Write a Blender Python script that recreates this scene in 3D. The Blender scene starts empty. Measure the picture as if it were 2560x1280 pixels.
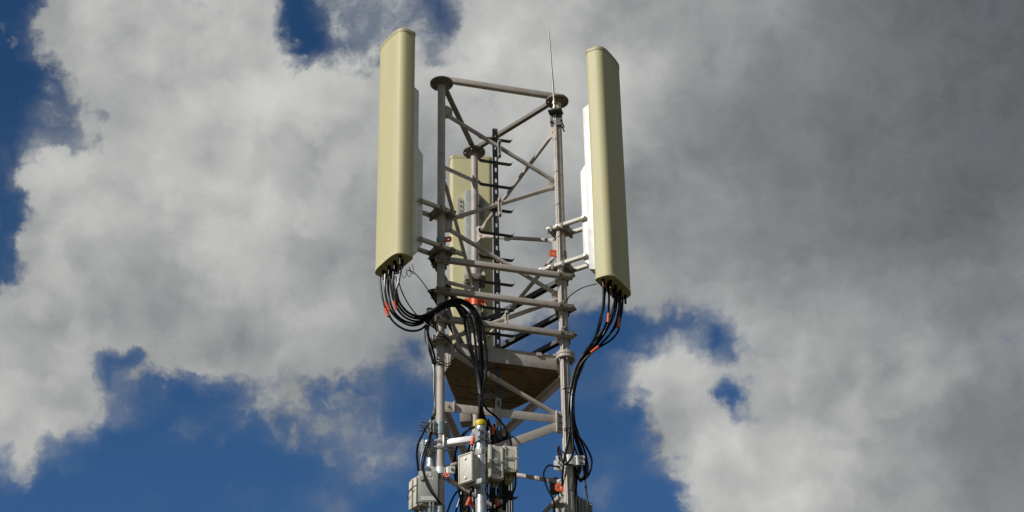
import bpy, bmesh, math, random
from mathutils import Vector as V, Matrix

random.seed(7)
SC = bpy.context.scene
COL = SC.collection
rad = math.radians

# ------------------------------------------------------------------ camera
cam_d = bpy.data.cameras.new('camera')
cam_d.lens = 80.4
cam_d.sensor_width = 36.0
cam_d.clip_start = 0.1
cam_d.clip_end = 6000
cam = bpy.data.objects.new('camera', cam_d)
COL.objects.link(cam)
CAM_POS = V((0.0, -15.4209, 1.6))
c_r = V((0.9999,-0.0006,-0.0143))
c_u = V((0.0116,-0.556,0.8311))
c_f = V((0.0085,0.8312,0.5559))
cam.matrix_world = Matrix.Translation(CAM_POS) @ Matrix((
    (c_r.x, c_u.x, -c_f.x), (c_r.y, c_u.y, -c_f.y), (c_r.z, c_u.z, -c_f.z))).to_4x4()
SC.camera = cam

# ------------------------------------------------------------------ light
SUN_AZ, SUN_EL = 217.0, 36.0          # degrees counter-clockwise from +x, degrees above the horizon
sun_dir = V((math.cos(rad(SUN_AZ)) * math.cos(rad(SUN_EL)), math.sin(rad(SUN_AZ)) * math.cos(rad(SUN_EL)), math.sin(rad(SUN_EL))))
sl = bpy.data.lights.new('sun', 'SUN')
sl.energy = 3.6
sl.angle = rad(0.53)
sl.color = (1.0, 0.975, 0.945)
so = bpy.data.objects.new('sun', sl)
so.location = (0, 0, 40)
so.rotation_euler = sun_dir.to_track_quat('Z', 'Y').to_euler()
COL.objects.link(so)

SC.view_settings.view_transform = 'Standard'
SC.view_settings.look = 'None'
SC.view_settings.exposure = 0.0
SC.view_settings.gamma = 1.0
SC.view_settings.use_curve_mapping = False
SC.cycles.max_bounces = 6
SC.cycles.diffuse_bounces = 3

# ------------------------------------------------------------------ sky: Nishita blue with a broken deck of cumulus
# COVER and SHADE chart the cloud deck in azimuth (columns) and elevation (rows): how much
# cloud there is and how grey it is, two digits per cell.
COVER = ['999999923703030303030303040506070910121314161718181919191919181817161514121109084092999999999999999999999999999999999999999999', '999999873003030303030303030303030303030303030303030303030303030303030303030303033790999999999999999999999999999999999999999999', '999999802313250303030303030303030303030303253408030303030303030303030303040303044393999999999999999999999999999999999999999999', '999999731632601724160303030303030303030303050811242509030303030303030323280303105898999999999999999999999999999999999999999999', '999999665151803830170303030303030403030604031636474832030303030303030303030310467999999999999999999999999999999999999999999999', '999999989897979285571303030303032410233226213647474428030303030303030303030324779999999999999999999999999999999999999999999999', '999999999999999999753437180421140930433240434747442708030303030303030303030336889999874274999999999999999999999999999999999999', '999999999999999999844328232407061341504846404547442304030303030303030303044256939998150557999999999999999999999999999999999999', '999999999999999999880749284442445370706448384847463217250303030303030303196298999999735793999999999999999999999999999999999999', '999999999970769999650206649294959895918681746761565054552714060303030303085286999972332985999999999999999999999999999999999999', '999999999999989999987189999999999999999997948983787033788167513316050303031243627442083785999999999999999999999999999999999999', '999968556896747491999999999999999999999999999998969175909999968568482811132324272632578599999999999999999999999999999999999999', '999959062668545798999999999999999999999999999999999999999999999999957865667988948990999999999999999999999999999999999999999999', '999849051363658399999999999999999999999999999999999999999999999999999999999999999999999999999999999999999999999999999999999999', '999539052984999999999999999999999999999999999999999999999999999999999999999999999999999999999999999999999999999999999999999999', '999030052080999999999999999999999999999999999999999999999999999999999999999999999999999999999999999999999999999999999999999999', '998221051672999999999999999999999999999999999999999999999999999999999999999999999999999999999999999999999999999999999999999999', '997314054193999999999999999999999999999999999999999999999999999999999999999999999999999999999999999999999999999999999999999999', '996309051774969898999999999999999999999999999999999999999999999999999999999999999999999999999999999999999999999999999999999999', '995306050542395170959999999999999999999999999999999999999999999999999999999999999999999999999999999999999999999999999999999999', '964305050518306660819999999999999999999999999999999999999999999999999999999999999999999999999999999999999999999999999999999999', '903305050528416153939999999999999999999999999999999999999999999999999999999999999999999999999999999999999999999999999999999999', '832405050507486673999999999999999999999999999999999999999999999999999999999999999999999999999999999999999999999999999999999999', '741606233652858474999999999999999999999495968080869198999999999999999999999999999999999999999999999999999999999999999999999999', '631021244593998887999999999999999999854146554953576275889899999999999999999999999999999999999999999999999999999999999999999999', '530605308299997784999999999999999998691824515151515156547499999999999999999999999999999999999999999999999999999999999999999999', '420505074997999794999999999999999974320728565151515258303793999999999999999999999999999999999999999999999999999999999999999999', '665545365298999999999999999999999969180421535151514429053492999999999999999999999999999999999999999999999999999999999999999999', '999998969199999999999999999999999969353236566261603915164095999999999999999999999999999999999999999999999999999999999999999999', '999999999999999999999999999999999996939186879292917985858599999999999999999999999999999999999999999999999999999999999999999999']
SHADE = ['777777777777777775686666666666666356555555555555555555555555555555555555555555728888888895999989766962554841343333333333333333', '777777777777777774676666666666666356555555555555555555555555555555555555555555708888888894999990777063564942353333333333333333', '777777777777777774676666666666666255555555555555555555555555555555555555555555698888888893989890787164575043363333333333333333', '808079787777777776746866666666666255555555555555555555555555555555555555555555688888888890919187787165585142363333333333333333', '878786858484838279766966666666666155555555555555555555555555555555555555555556688788888888888886797265595037343333333333333333', '888888888888888882756866666666666155555555555555535052555555555555555555555771818788888888888886817569635546393333333333333333', '888888888888888886806966666666666055575857565555524550555555555555555555596681888888888888888888868276716558483936333333333333', '888888888888888888816867676767666056626564595555514550555555555555555555688587888888878786868585848173696659545244333435363738', '828384858686878888806771768078736662656666605555514550555556595755555555698888888885818079797878777467646356515045404142434443', '797877787979808492877673747977716866676767605655514550555558656155555555678586888884787573727171676259575650444342414039383736', '868584838282818595918472666762586368737474676157514550566063666155555555617080888885787265646362575251504944373635343333333333', '838485868788888890797062595961637277818180746761555054596466666258565555576168737269655952504948464544434239343333333333333333', '787778798081818587776861575560688187888887807467656464656666666665595555555555545453534841404039383837363634333331303029282726', '858483828180808487807467605556627580818180747067666669727272726966636057555552474746464235333332312927262422161416202322212019', '888888888887878786807673696668717881807876716868686873777777777266666558555550444443413629272625231714121110040206111615141312', '888888888888889190828079787985888887878177767575757576777777777366666559555551454443373226232222211511111111050000030808070605', '888888888889919696898786807985888891938781787777777777777777777471686562595653514844423933282322221611111111060000010201000000', '858687888994979895898887848387888891959085797777777777777777777777726766645956555147464336302422221611111111070100000000000000', '787980818387919593888888888888888884818079787777747070717577777777757369666461565454494337312623221711111111080200000000000000', '777777777777818889888888888888888882777777777777726666687477777880808074707068625856504438333129241812111111090300000000000000', '777777777777798186888888888990908982787777777777726666687477778186878781777775696356504438333331251913111111100400000000000000', '777777777777777884888888889297979589848484848177747272737983838587888882777775696357514539333332272216131111110500000000000000', '777777777777777985888891949699999894919190888479797979808588888888888882777776726658535045403633312924191311110704020000000000', '777777777778818487888890959798989999989894898786868686868788888888888883777777777361555551453933333226201411111111060000000000', '777777777779858888888884818791929292939389838588888888888889919189888883777777736860555552464034333327211714121111070100000000', '777777777780868888888885838687868585868683798388888888888891969690888883777675706559555552464240373328222221151111080200000000', '777777777781878888888888888885807879797982858688888888888891969690888883787368676559555553474444403428232222161111090300000000', '777777777782888888888888888885797777777782888888888888888891969690888884787266666660555553484444413529232222171111100400000000', '777777777783888888888888888884797777777782888888888888888890969690888884787267666660555554484444423630242222181211110500000000', '777777777883888888888888888884787777777783888888888888888890969690888884787367666661555555494444433731252222191311110600000000']
AZ0, AZ1, EL0, EL1 = -16.5, 17.5, 26.5, 41.0
SKY_STRENGTH = 0.06


def build_world():
    w = bpy.data.worlds.new('World')
    SC.world = w
    w.use_nodes = True
    nt = w.node_tree
    nt.nodes.clear()
    N, K = nt.nodes.new, nt.links.new
    nr, nc = len(COVER), len(COVER[0]) // 2
    ramps = []
    hc = (nc - 1) // 2
    for j in range(nr):
        for part in (0, hc):
            rp = N('ShaderNodeValToRGB')
            cr = rp.color_ramp
            while len(cr.elements) < hc + 1:
                cr.elements.new(1.0)
            for i in range(hc + 1):
                k = 2 * (part + i)
                cr.elements[i].position = i / hc
                cr.elements[i].color = (int(COVER[j][k:k + 2]) / 99.0, int(SHADE[j][k:k + 2]) / 99.0, 0, 1)
            ramps.append(rp)

    def val(s, v):
        if hasattr(v, 'is_linked'):
            K(v, s)
        else:
            s.default_value = v

    def mth(op, a, b=None, c=None, clamp=False):
        n = N('ShaderNodeMath'); n.operation = op; n.use_clamp = clamp
        for i, v in enumerate((a, b, c)):
            if v is not None:
                val(n.inputs[i], v)
        return n.outputs[0]

    def mr(v, a, b, c=0.0, d=1.0, kind='SMOOTHSTEP'):
        n = N('ShaderNodeMapRange'); n.interpolation_type = kind; n.clamp = True
        for i, q in enumerate((v, a, b, c, d)):
            val(n.inputs[i], q)
        return n.outputs[0]

    def noise(vec, scale, detail, rough, lac=2.0, off=(0, 0, 0)):
        m = N('ShaderNodeVectorMath'); m.operation = 'ADD'
        K(vec, m.inputs[0]); m.inputs[1].default_value = off
        n = N('ShaderNodeTexNoise'); n.noise_dimensions = '3D'
        K(m.outputs[0], n.inputs['Vector'])
        n.inputs['Scale'].default_value = scale
        n.inputs['Detail'].default_value = detail
        n.inputs['Roughness'].default_value = rough
        n.inputs['Lacunarity'].default_value = lac
        return n

    def mixc(f, a, b):
        n = N('ShaderNodeMix'); n.data_type = 'RGBA'
        val(n.inputs[0], f); val(n.inputs[6], a); val(n.inputs[7], b)
        return n.outputs[2]

    tc = N('ShaderNodeTexCoord')
    d = tc.outputs['Generated']
    # ragged edges: the direction itself is stirred a little before the chart is read
    wn = noise(d, 40.0, 8.0, 0.60, off=(3.1, 0.4, 7.7))
    wv = N('ShaderNodeVectorMath'); wv.operation = 'SUBTRACT'
    K(wn.outputs['Color'], wv.inputs[0]); wv.inputs[1].default_value = (0.5, 0.5, 0.5)
    ws = N('ShaderNodeVectorMath'); ws.operation = 'SCALE'
    K(wv.outputs[0], ws.inputs[0]); ws.inputs['Scale'].default_value = 0.026
    wa = N('ShaderNodeVectorMath'); wa.operation = 'ADD'
    K(d, wa.inputs[0]); K(ws.outputs[0], wa.inputs[1])
    dw = wa.outputs[0]
    sp = N('ShaderNodeSeparateXYZ'); K(dw, sp.inputs[0])
    az = mth('ARCTAN2', sp.outputs[0], sp.outputs[1])
    el = mth('ARCSINE', sp.outputs[2])
    uu = mth('DIVIDE', mth('SUBTRACT', az, rad(AZ0)), rad(AZ1 - AZ0))
    vv = mth('MULTIPLY', mth('DIVIDE', mth('SUBTRACT', el, rad(EL0)), rad(EL1 - EL0)), nr - 1.0)
    vc = mth('MINIMUM', mth('MAXIMUM', vv, 0.0), nr - 1.0)
    half = (nc - 1) // 2
    right = mth('GREATER_THAN', uu, 0.5)
    ul = mth('MULTIPLY', uu, 2.0)
    ur = mth('SUBTRACT', ul, 1.0)
    acc = None
    for j in range(nr):
        K(ul, ramps[2 * j].inputs[0])
        K(ur, ramps[2 * j + 1].inputs[0])
        wt = mr(mth('ABSOLUTE', mth('SUBTRACT', vc, float(j))), 0.0, 1.0, 1.0, 0.0)
        sc_ = N('ShaderNodeVectorMath'); sc_.operation = 'SCALE'
        K(mixc(right, ramps[2 * j].outputs[0], ramps[2 * j + 1].outputs[0]), sc_.inputs[0]); K(wt, sc_.inputs['Scale'])
        if acc is None:
            acc = sc_.outputs[0]
        else:
            a = N('ShaderNodeVectorMath'); a.operation = 'ADD'
            K(acc, a.inputs[0]); K(sc_.outputs[0], a.inputs[1]); acc = a.outputs[0]
    s2 = N('ShaderNodeSeparateXYZ'); K(acc, s2.inputs[0])
    # beyond the charted part a broken deck goes on, its greys lowered to dim the ambient light
    inu = mth('MULTIPLY', mr(uu, -0.12, 0.0), mr(uu, 1.12, 1.0))
    inv = mth('MULTIPLY', mr(vv, -2.0, 0.0), mr(vv, nr + 1.0, nr - 1.0))
    ins = mth('MULTIPLY', mth('MULTIPLY', inu, inv), mth('GREATER_THAN', sp.outputs[1], 0.0))
    big = noise(d, 2.6, 3.0, 0.5, off=(11.0, 2.0, 5.0)).outputs[0]
    gen_c = mr(big, 0.30, 0.58, 0.2, 1.0, 'LINEAR')
    gen_s = mr(noise(d, 3.5, 2.0, 0.5, off=(1.0, 8.0, 2.0)).outputs[0], 0.35, 0.65, 0.0, 0.36, 'LINEAR')
    cov = mth('ADD', mth('MULTIPLY', s2.outputs[0], ins), mth('MULTIPLY', gen_c, mth('SUBTRACT', 1.0, ins)))
    shd = mth('ADD', mth('MULTIPLY', s2.outputs[1], ins), mth('MULTIPLY', gen_s, mth('SUBTRACT', 1.0, ins)))
    fine = noise(d, 34.0, 9.0, 0.58, off=(0.3, 5.1, 1.7)).outputs[0]
    curl = noise(dw, 95.0, 8.0, 0.62, off=(4.3, 2.1, 0.7)).outputs[0]
    rag = mth('ADD', mth('MULTIPLY', mth('SUBTRACT', fine, 0.5), 0.95), mth('MULTIPLY', mth('SUBTRACT', curl, 0.5), 0.95))
    dens = mth('ADD', cov, rag)
    soft = noise(d, 12.0, 2.0, 0.5, off=(8.0, 3.3, 1.1)).outputs[0]
    body = mr(dens, 0.30, mr(soft, 0.38, 0.62, 0.62, 0.98, 'LINEAR'))
    # thin veils trailing off the cloud into the blue
    wide = mth('ADD', cov, mth('MULTIPLY', mth('SUBTRACT', noise(dw, 15.0, 7.0, 0.6, off=(2.2, 7.5, 3.0)).outputs[0], 0.5), 1.5))
    veil = mth('MULTIPLY', mr(wide, 0.02, 0.75), 0.40)
    alpha = mth('SUBTRACT', 1.0, mth('MULTIPLY', mth('SUBTRACT', 1.0, body), mth('SUBTRACT', 1.0, veil)))
    # greys of the cloud: charted tone and soft billows
    b1 = noise(d, 15.0, 3.0, 0.45, off=(6.0, 1.0, 2.2)).outputs[0]
    toward = [q * 0.011 for q in (sun_dir - V((0.01, 0.83, 0.555)) * sun_dir.dot(V((0.01, 0.83, 0.555)))).normalized()]
    p0 = noise(dw, 24.0, 3.5, 0.45, off=(2.0, 9.0, 4.2)).outputs[0]
    p1 = noise(dw, 24.0, 3.5, 0.45, off=(2.0 + toward[0], 9.0 + toward[1], 4.2 + toward[2])).outputs[0]
    puff = mth('MULTIPLY', mth('SUBTRACT', p0, p1), mr(shd, 0.25, 0.8, 0.10, 1.1))
    rim = mth('MULTIPLY', mth('MULTIPLY', mr(dens, 0.45, 0.75), mr(dens, 1.25, 0.85)), 0.09)
    tone = mth('ADD', mth('ADD', shd, rim), mth('ADD', mth('MULTIPLY', mth('SUBTRACT', b1, 0.5), mr(shd, 0.2, 0.8, 0.35, 1.0)), puff))
    tone = mth('ADD', mth('MULTIPLY', tone, 0.70), 0.0)
    rp = N('ShaderNodeValToRGB'); cr = rp.color_ramp
    cr.elements[0].position = 0.0; cr.elements[0].color = (0.110, 0.118, 0.128, 1)
    cr.elements[1].position = 1.0; cr.elements[1].color = (0.680, 0.685, 0.660, 1)
    for p, c in ((0.264, (0.205, 0.218, 0.226, 1)), (0.528, (0.360, 0.370, 0.370, 1)), (0.8, (0.540, 0.545, 0.525, 1))):
        e = cr.elements.new(p); e.color = c
    K(tone, rp.inputs[0])
    cl = N('ShaderNodeVectorMath'); cl.operation = 'SCALE'
    K(rp.outputs[0], cl.inputs[0]); cl.inputs['Scale'].default_value = 1.0 / SKY_STRENGTH
    sky = N('ShaderNodeTexSky')
    sky.sky_type = 'NISHITA'
    sky.sun_disc = False
    sky.sun_elevation = rad(SUN_EL)
    sky.sun_rotation = rad((90.0 - SUN_AZ) % 360.0)
    sky.altitude = 300.0
    sky.air_density = 1.0
    sky.dust_density = 0.2
    sky.ozone_density = 3.0
    hs = N('ShaderNodeHueSaturation')
    hs.inputs['Hue'].default_value = 0.503
    hs.inputs['Saturation'].default_value = 1.24
    # the clear sky deepens towards the zenith
    K(mr(el, 0.46, 0.66, 1.36, 1.0), hs.inputs['Value'])
    K(sky.outputs[0], hs.inputs['Color'])
    out = N('ShaderNodeOutputWorld')
    bg = N('ShaderNodeBackground'); bg.inputs['Strength'].default_value = SKY_STRENGTH
    K(mixc(alpha, hs.outputs[0], cl.outputs[0]), bg.inputs[0])
    K(bg.outputs[0], out.inputs[0])
    w.cycles.sampling_method = 'MANUAL'
    w.cycles.sample_map_resolution = 1024


build_world()

# ------------------------------------------------------------------ materials


def mat(name, base, rough=0.5, metal=0.0, var=0.10, vscale=9.0, stain=None, stain_amt=0.0, stain_scale=3.0, bump=0.0, bscale=60.0, spec=0.5, streak=False):
    m = bpy.data.materials.new(name)
    m.use_nodes = True
    nt = m.node_tree
    N, K = nt.nodes.new, nt.links.new
    b = nt.nodes['Principled BSDF']
    b.inputs['Roughness'].default_value = rough
    b.inputs['Metallic'].default_value = metal
    b.inputs['Specular IOR Level'].default_value = spec
    tc = N('ShaderNodeTexCoord')
    mp = N('ShaderNodeMapping')
    K(tc.outputs['Object'], mp.inputs[0])
    if streak:
        mp.inputs['Scale'].default_value = (1.0, 1.0, 0.12)
    n1 = N('ShaderNodeTexNoise'); n1.inputs['Scale'].default_value = vscale; n1.inputs['Detail'].default_value = 6
    n1.inputs['Roughness'].default_value = 0.65
    K(mp.outputs[0], n1.inputs['Vector'])
    mx = N('ShaderNodeMix'); mx.data_type = 'RGBA'
    mx.inputs[6].default_value = tuple(c * (1 - var) for c in base) + (1,)
    mx.inputs[7].default_value = tuple(min(1, c * (1 + var)) for c in base) + (1,)
    rg = N('ShaderNodeMapRange'); rg.inputs[1].default_value = 0.3; rg.inputs[2].default_value = 0.7
    K(n1.outputs[0], rg.inputs[0]); K(rg.outputs[0], mx.inputs[0])
    col = mx.outputs[2]
    if stain:
        n2 = N('ShaderNodeTexNoise'); n2.inputs['Scale'].default_value = stain_scale; n2.inputs['Detail'].default_value = 8
        n2.inputs['Roughness'].default_value = 0.7
        K(mp.outputs[0], n2.inputs['Vector'])
        r2 = N('ShaderNodeMapRange'); r2.inputs[1].default_value = 0.52; r2.inputs[2].default_value = 0.72; r2.inputs[4].default_value = stain_amt
        K(n2.outputs[0], r2.inputs[0])
        m2 = N('ShaderNodeMix'); m2.data_type = 'RGBA'
        K(r2.outputs[0], m2.inputs[0]); K(col, m2.inputs[6]); m2.inputs[7].default_value = tuple(stain) + (1,)
        col = m2.outputs[2]
    K(col, b.inputs['Base Color'])
    rr = N('ShaderNodeMapRange'); rr.inputs[3].default_value = max(0.02, rough - 0.1); rr.inputs[4].default_value = min(1, rough + 0.12)
    K(n1.outputs[0], rr.inputs[0]); K(rr.outputs[0], b.inputs['Roughness'])
    if bump:
        n3 = N('ShaderNodeTexNoise'); n3.inputs['Scale'].default_value = bscale; n3.inputs['Detail'].default_value = 3
        K(tc.outputs['Object'], n3.inputs['Vector'])
        bp = N('ShaderNodeBump'); bp.inputs['Strength'].default_value = bump; bp.inputs['Distance'].default_value = 0.004
        K(n3.outputs[0], bp.inputs['Height']); K(bp.outputs[0], b.inputs['Normal'])
    return m


M = {
    'paint': mat('mast_paint', (0.485, 0.425, 0.37), 0.55, var=0.13, vscale=14, stain=(0.22, 0.185, 0.155), stain_amt=0.6, stain_scale=9, bump=0.25, bscale=70),
    'plate': mat('shade_darkened_steel', (0.19, 0.165, 0.135), 0.6, stain=(0.12, 0.09, 0.06), stain_amt=0.5, stain_scale=12, bump=0.2),  # base darkened to carry the shade under flanges and rear top beams
    'dark': mat('dark_steel', (0.075, 0.08, 0.082), 0.6, 0.1, stain=(0.08, 0.07, 0.06), stain_amt=0.5, stain_scale=8, bump=0.2),  # near-black grey with slightly browner patches
    'arm': mat('bracket_paint', (0.58, 0.54, 0.44), 0.5, stain=(0.33, 0.28, 0.2), stain_amt=0.5, stain_scale=10, bump=0.15),
    'radome': mat('beige_radome', (0.605, 0.55, 0.315), 0.5, spec=0.22, var=0.035, vscale=3, stain=(0.47, 0.42, 0.24), stain_amt=0.55, stain_scale=2.5, bump=0.03, bscale=25, streak=True),
    'cap': mat('radome_cap', (0.46, 0.41, 0.24), 0.5, var=0.08, stain=(0.2, 0.17, 0.08), stain_amt=0.5, stain_scale=9),
    'white': mat('zinc_white_plate', (0.80, 0.79, 0.76), 0.4, 0.1, var=0.07, vscale=14, stain=(0.5, 0.48, 0.44), stain_amt=0.5, stain_scale=8, bump=0.08),
    'galv': mat('galvanized_steel', (0.50, 0.53, 0.54), 0.42, 0.55, var=0.12, vscale=24, stain=(0.34, 0.36, 0.37), stain_amt=0.6, stain_scale=16, bump=0.1, bscale=70),
    'galvpaint': mat('clamp_zinc_and_shade', (0.40, 0.43, 0.43), 0.45, 0.35, var=0.12, vscale=18, bump=0.1),
    'bluegrey': mat('blue_grey_band', (0.24, 0.30, 0.31), 0.5, 0.2, var=0.12, bump=0.08),
    'bolt': mat('bolt_steel', (0.30, 0.29, 0.26), 0.4, 0.7, var=0.2, vscale=40),
    'black': mat('black_cable', (0.005, 0.005, 0.0055), 0.27, var=0.3, vscale=30, spec=0.24),
    'grime': mat('dusty_cable', (0.09, 0.085, 0.075), 0.5, var=0.35, vscale=40),
    'orange': mat('orange_paint', (0.78, 0.115, 0.022), 0.45, var=0.12, vscale=20, stain=(0.45, 0.06, 0.02), stain_amt=0.4, stain_scale=25),
    'tag': mat('orange_tape', (0.80, 0.13, 0.055), 0.5, var=0.12, vscale=30),
    'yellow': mat('yellow_cap', (0.72, 0.50, 0.012), 0.4, var=0.08, vscale=20),
    'box': mat('box_beige', (0.61, 0.57, 0.475), 0.5, var=0.07, vscale=12, stain=(0.36, 0.34, 0.28), stain_amt=0.5, stain_scale=9, bump=0.06),
    'boxgrey': mat('box_grey', (0.35, 0.345, 0.31), 0.5, var=0.08, vscale=16, stain=(0.26, 0.26, 0.24), stain_amt=0.5, stain_scale=12, bump=0.08),
    'label': mat('pale_label', (0.60, 0.60, 0.55), 0.5, var=0.06, vscale=20),
    'under': mat('deck_brown', (0.17, 0.115, 0.055), 0.7, var=0.25, vscale=5, stain=(0.30, 0.12, 0.03), stain_amt=0.7, stain_scale=2.2, bump=0.2),  # dark brown with rust-coloured patches
    'ground': mat('grass_ground', (0.052, 0.047, 0.018), 0.95, var=0.35, vscale=0.4, stain=(0.065, 0.055, 0.035), stain_amt=0.6, stain_scale=0.12),
    'rod': mat('bright_rod', (0.30, 0.29, 0.27), 0.45, 0.6, var=0.10, vscale=8),
    'brass': mat('brass_fitting', (0.42, 0.36, 0.22), 0.35, 0.9, var=0.15, vscale=30),
    'green': mat('green_yellow_wire', (0.25, 0.33, 0.03), 0.45),
}

# ------------------------------------------------------------------ mesh helpers


class MB:
    """collects faces; build() links them as one mesh object"""

    def __init__(s, X=None):
        s.v, s.f, s.X, s.cut = [], [], X, []

    def add(s, vs, fs):
        o = len(s.v)
        s.cut.append((o, len(s.f)))
        if s.X is not None:
            vs = [s.X @ V(q) for q in vs]
        s.v += [V(q) for q in vs]
        s.f += [[i + o for i in f] for f in fs]
        return s

    def box(s, c, ax, ay, az, hx, hy, hz):
        c, ax, ay, az = V(c), V(ax).normalized() * hx, V(ay).normalized() * hy, V(az).normalized() * hz
        vs = [c + ax * i + ay * j + az * k for k in (-1, 1) for j in (-1, 1) for i in (-1, 1)]
        return s.add(vs, [(0, 2, 3, 1), (4, 5, 7, 6), (0, 1, 5, 4), (2, 6, 7, 3), (0, 4, 6, 2), (1, 3, 7, 5)])

    def abox(s, x0, x1, y0, y1, z0, z1):
        return s.box(((x0 + x1) / 2, (y0 + y1) / 2, (z0 + z1) / 2), (1, 0, 0), (0, 1, 0), (0, 0, 1), abs(x1 - x0) / 2, abs(y1 - y0) / 2, abs(z1 - z0) / 2)

    def bar(s, p0, p1, w, h, up=(0, 0, 1)):
        p0, p1 = V(p0), V(p1)
        d = (p1 - p0)
        a = d.cross(V(up)).normalized()
        b = a.cross(d).normalized()
        return s.box((p0 + p1) / 2, d, a, b, d.length / 2, w / 2, h / 2)

    def rings(s, rings, cap=True):
        n = len(rings[0])
        vs = [q for r_ in rings for q in r_]
        fs = []
        for k in range(len(rings) - 1):
            for i in range(n):
                j = (i + 1) % n
                fs.append((k * n + i, k * n + j, (k + 1) * n + j, (k + 1) * n + i))
        if cap:
            fs.append(tuple(range(n - 1, -1, -1)))
            fs.append(tuple((len(rings) - 1) * n + i for i in range(n)))
        return s.add(vs, fs)

    def cyl(s, p0, p1, r0, r1=None, n=20):
        p0, p1 = V(p0), V(p1)
        r1 = r0 if r1 is None else r1
        d = (p1 - p0).normalized()
        a = d.orthogonal().normalized()
        b = d.cross(a)
        cs = [(math.cos(2 * math.pi * i / n), math.sin(2 * math.pi * i / n)) for i in range(n)]
        return s.rings([[p + (a * c + b * t) * r for c, t in cs] for p, r in ((p0, r0), (p1, r1))])

    def lathe(s, p, prof, n=24, cap=True):
        p = V(p)
        return s.rings([[p + V((math.cos(2 * math.pi * i / n) * r, math.sin(2 * math.pi * i / n) * r, z)) for i in range(n)] for r, z in prof], cap)

    def tube(s, pts, r, n=8, smooth=True):
        pts = [V(q) for q in pts]
        if smooth and len(pts) > 2:
            q = [pts[0] * 2 - pts[1]] + pts + [pts[-1] * 2 - pts[-2]]
            out = []
            for i in range(1, len(q) - 2):
                for k in range(6):
                    t = k / 6.0
                    a, b, c, d = q[i - 1], q[i], q[i + 1], q[i + 2]
                    out.append(0.5 * ((2 * b) + (c - a) * t + (2 * a - 5 * b + 4 * c - d) * t * t + (3 * b - a - 3 * c + d) * t ** 3))
            out.append(pts[-1])
            pts = out
        rs = []
        nrm = None
        for i, p in enumerate(pts):
            d = (pts[min(i + 1, len(pts) - 1)] - pts[max(i - 1, 0)]).normalized()
            if nrm is None:
                nrm = d.orthogonal().normalized()
            nrm = (nrm - d * nrm.dot(d)).normalized()
            b = d.cross(nrm)
            rr = r[i] if isinstance(r, (list, tuple)) else r
            rs.append([p + (nrm * math.cos(2 * math.pi * k / n) + b * math.sin(2 * math.pi * k / n)) * rr for k in range(n)])
        return s.rings(rs)

    def flat_tube(s, p0, p1, r, nrm, n=14):
        """round tube whose two ends are pressed flat for bolting"""
        p0, p1 = V(p0), V(p1)
        d = (p1 - p0).normalized()
        nn = V(nrm); nn = (nn - d * nn.dot(d)).normalized()
        e = d.cross(nn)
        Ln = (p1 - p0).length
        prof = [(0.0, 0.7, .28), (.012, 1.25, .28), (.05, 1.3, .3), (.10, 1.0, 1.0)]
        st = [(t, a, b) for t, a, b in prof] + [(Ln - t, a, b) for t, a, b in reversed(prof)]
        return s.rings([[p0 + d * t + e * (math.cos(2 * math.pi * k / n) * r * a) + nn * (math.sin(2 * math.pi * k / n) * r * b) for k in range(n)] for t, a, b in st])

    def prism(s, poly, ext):
        poly = [V(q) for q in poly]
        return s.rings([poly, [q + V(ext) for q in poly]])

    def bolt(s, p, d, r=.009, h=.009, rod=.004, rl=.016):
        p, d = V(p), V(d).normalized()
        s.cyl(p, p + d * h, r, n=6)
        if rod:
            s.cyl(p + d * h, p + d * (h + rl), rod, n=6)
        return s

    def plate_hole(s, c, ax, ay, nrm, hw, hh, rr, hc, hr, th):
        """rounded plate with a round hole through it"""
        c, ax, ay, nrm = V(c), V(ax).normalized(), V(ay).normalized(), V(nrm).normalized()
        n = 24
        outer, inner = [], []
        for i in range(n):
            t = 2 * math.pi * (i + .5) / n
            x, y = math.cos(t), math.sin(t)
            m = (abs(x) ** 5 + abs(y) ** 5) ** .2
            outer.append((x / m * hw, y / m * hh))
            inner.append((hc[0] + x * hr, hc[1] + y * hr))
        P = lambda q, k: c + ax * q[0] + ay * q[1] + nrm * (th / 2 * k)
        vs = [P(q, 1) for q in outer] + [P(q, 1) for q in inner] + [P(q, -1) for q in outer] + [P(q, -1) for q in inner]
        fs = []
        for i in range(n):
            j = (i + 1) % n
            fs += [(i, j, n + j, n + i), (2 * n + j, 2 * n + i, 3 * n + i, 3 * n + j), (j, i, 2 * n + i, 2 * n + j), (n + i, n + j, 3 * n + j, 3 * n + i)]
        return s.add(vs, fs)

    def clusters(s):
        """groups of pieces that touch each other"""
        ends = s.cut[1:] + [(len(s.v), len(s.f))]
        bb = []
        for (v0, f0), (v1, f1) in zip(s.cut, ends):
            q = s.v[v0:v1]
            bb.append(([min(p[i] for p in q) - .0008 for i in range(3)], [max(p[i] for p in q) + .0008 for i in range(3)]))
        lab = list(range(len(bb)))
        for i in range(len(bb)):
            for j in range(i):
                if lab[i] != lab[j] and all(bb[i][0][k] <= bb[j][1][k] and bb[j][0][k] <= bb[i][1][k] for k in range(3)):
                    a, b = lab[i], lab[j]
                    lab = [b if q == a else q for q in lab]
        out = []
        for l in dict.fromkeys(lab):
            m = MB()
            dim = 0
            for i in range(len(bb)):
                if lab[i] == l:
                    (v0, f0), (v1, f1) = s.cut[i], ends[i]
                    m.cut.append((len(m.v), len(m.f)))
                    o = len(m.v)
                    m.v += s.v[v0:v1]
                    m.f += [[q - v0 + o for q in f] for f in s.f[f0:f1]]
            dim = max(max(p[i] for p in m.v) - min(p[i] for p in m.v) for i in range(3))
            out.append((dim, m))
        return out

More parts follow.
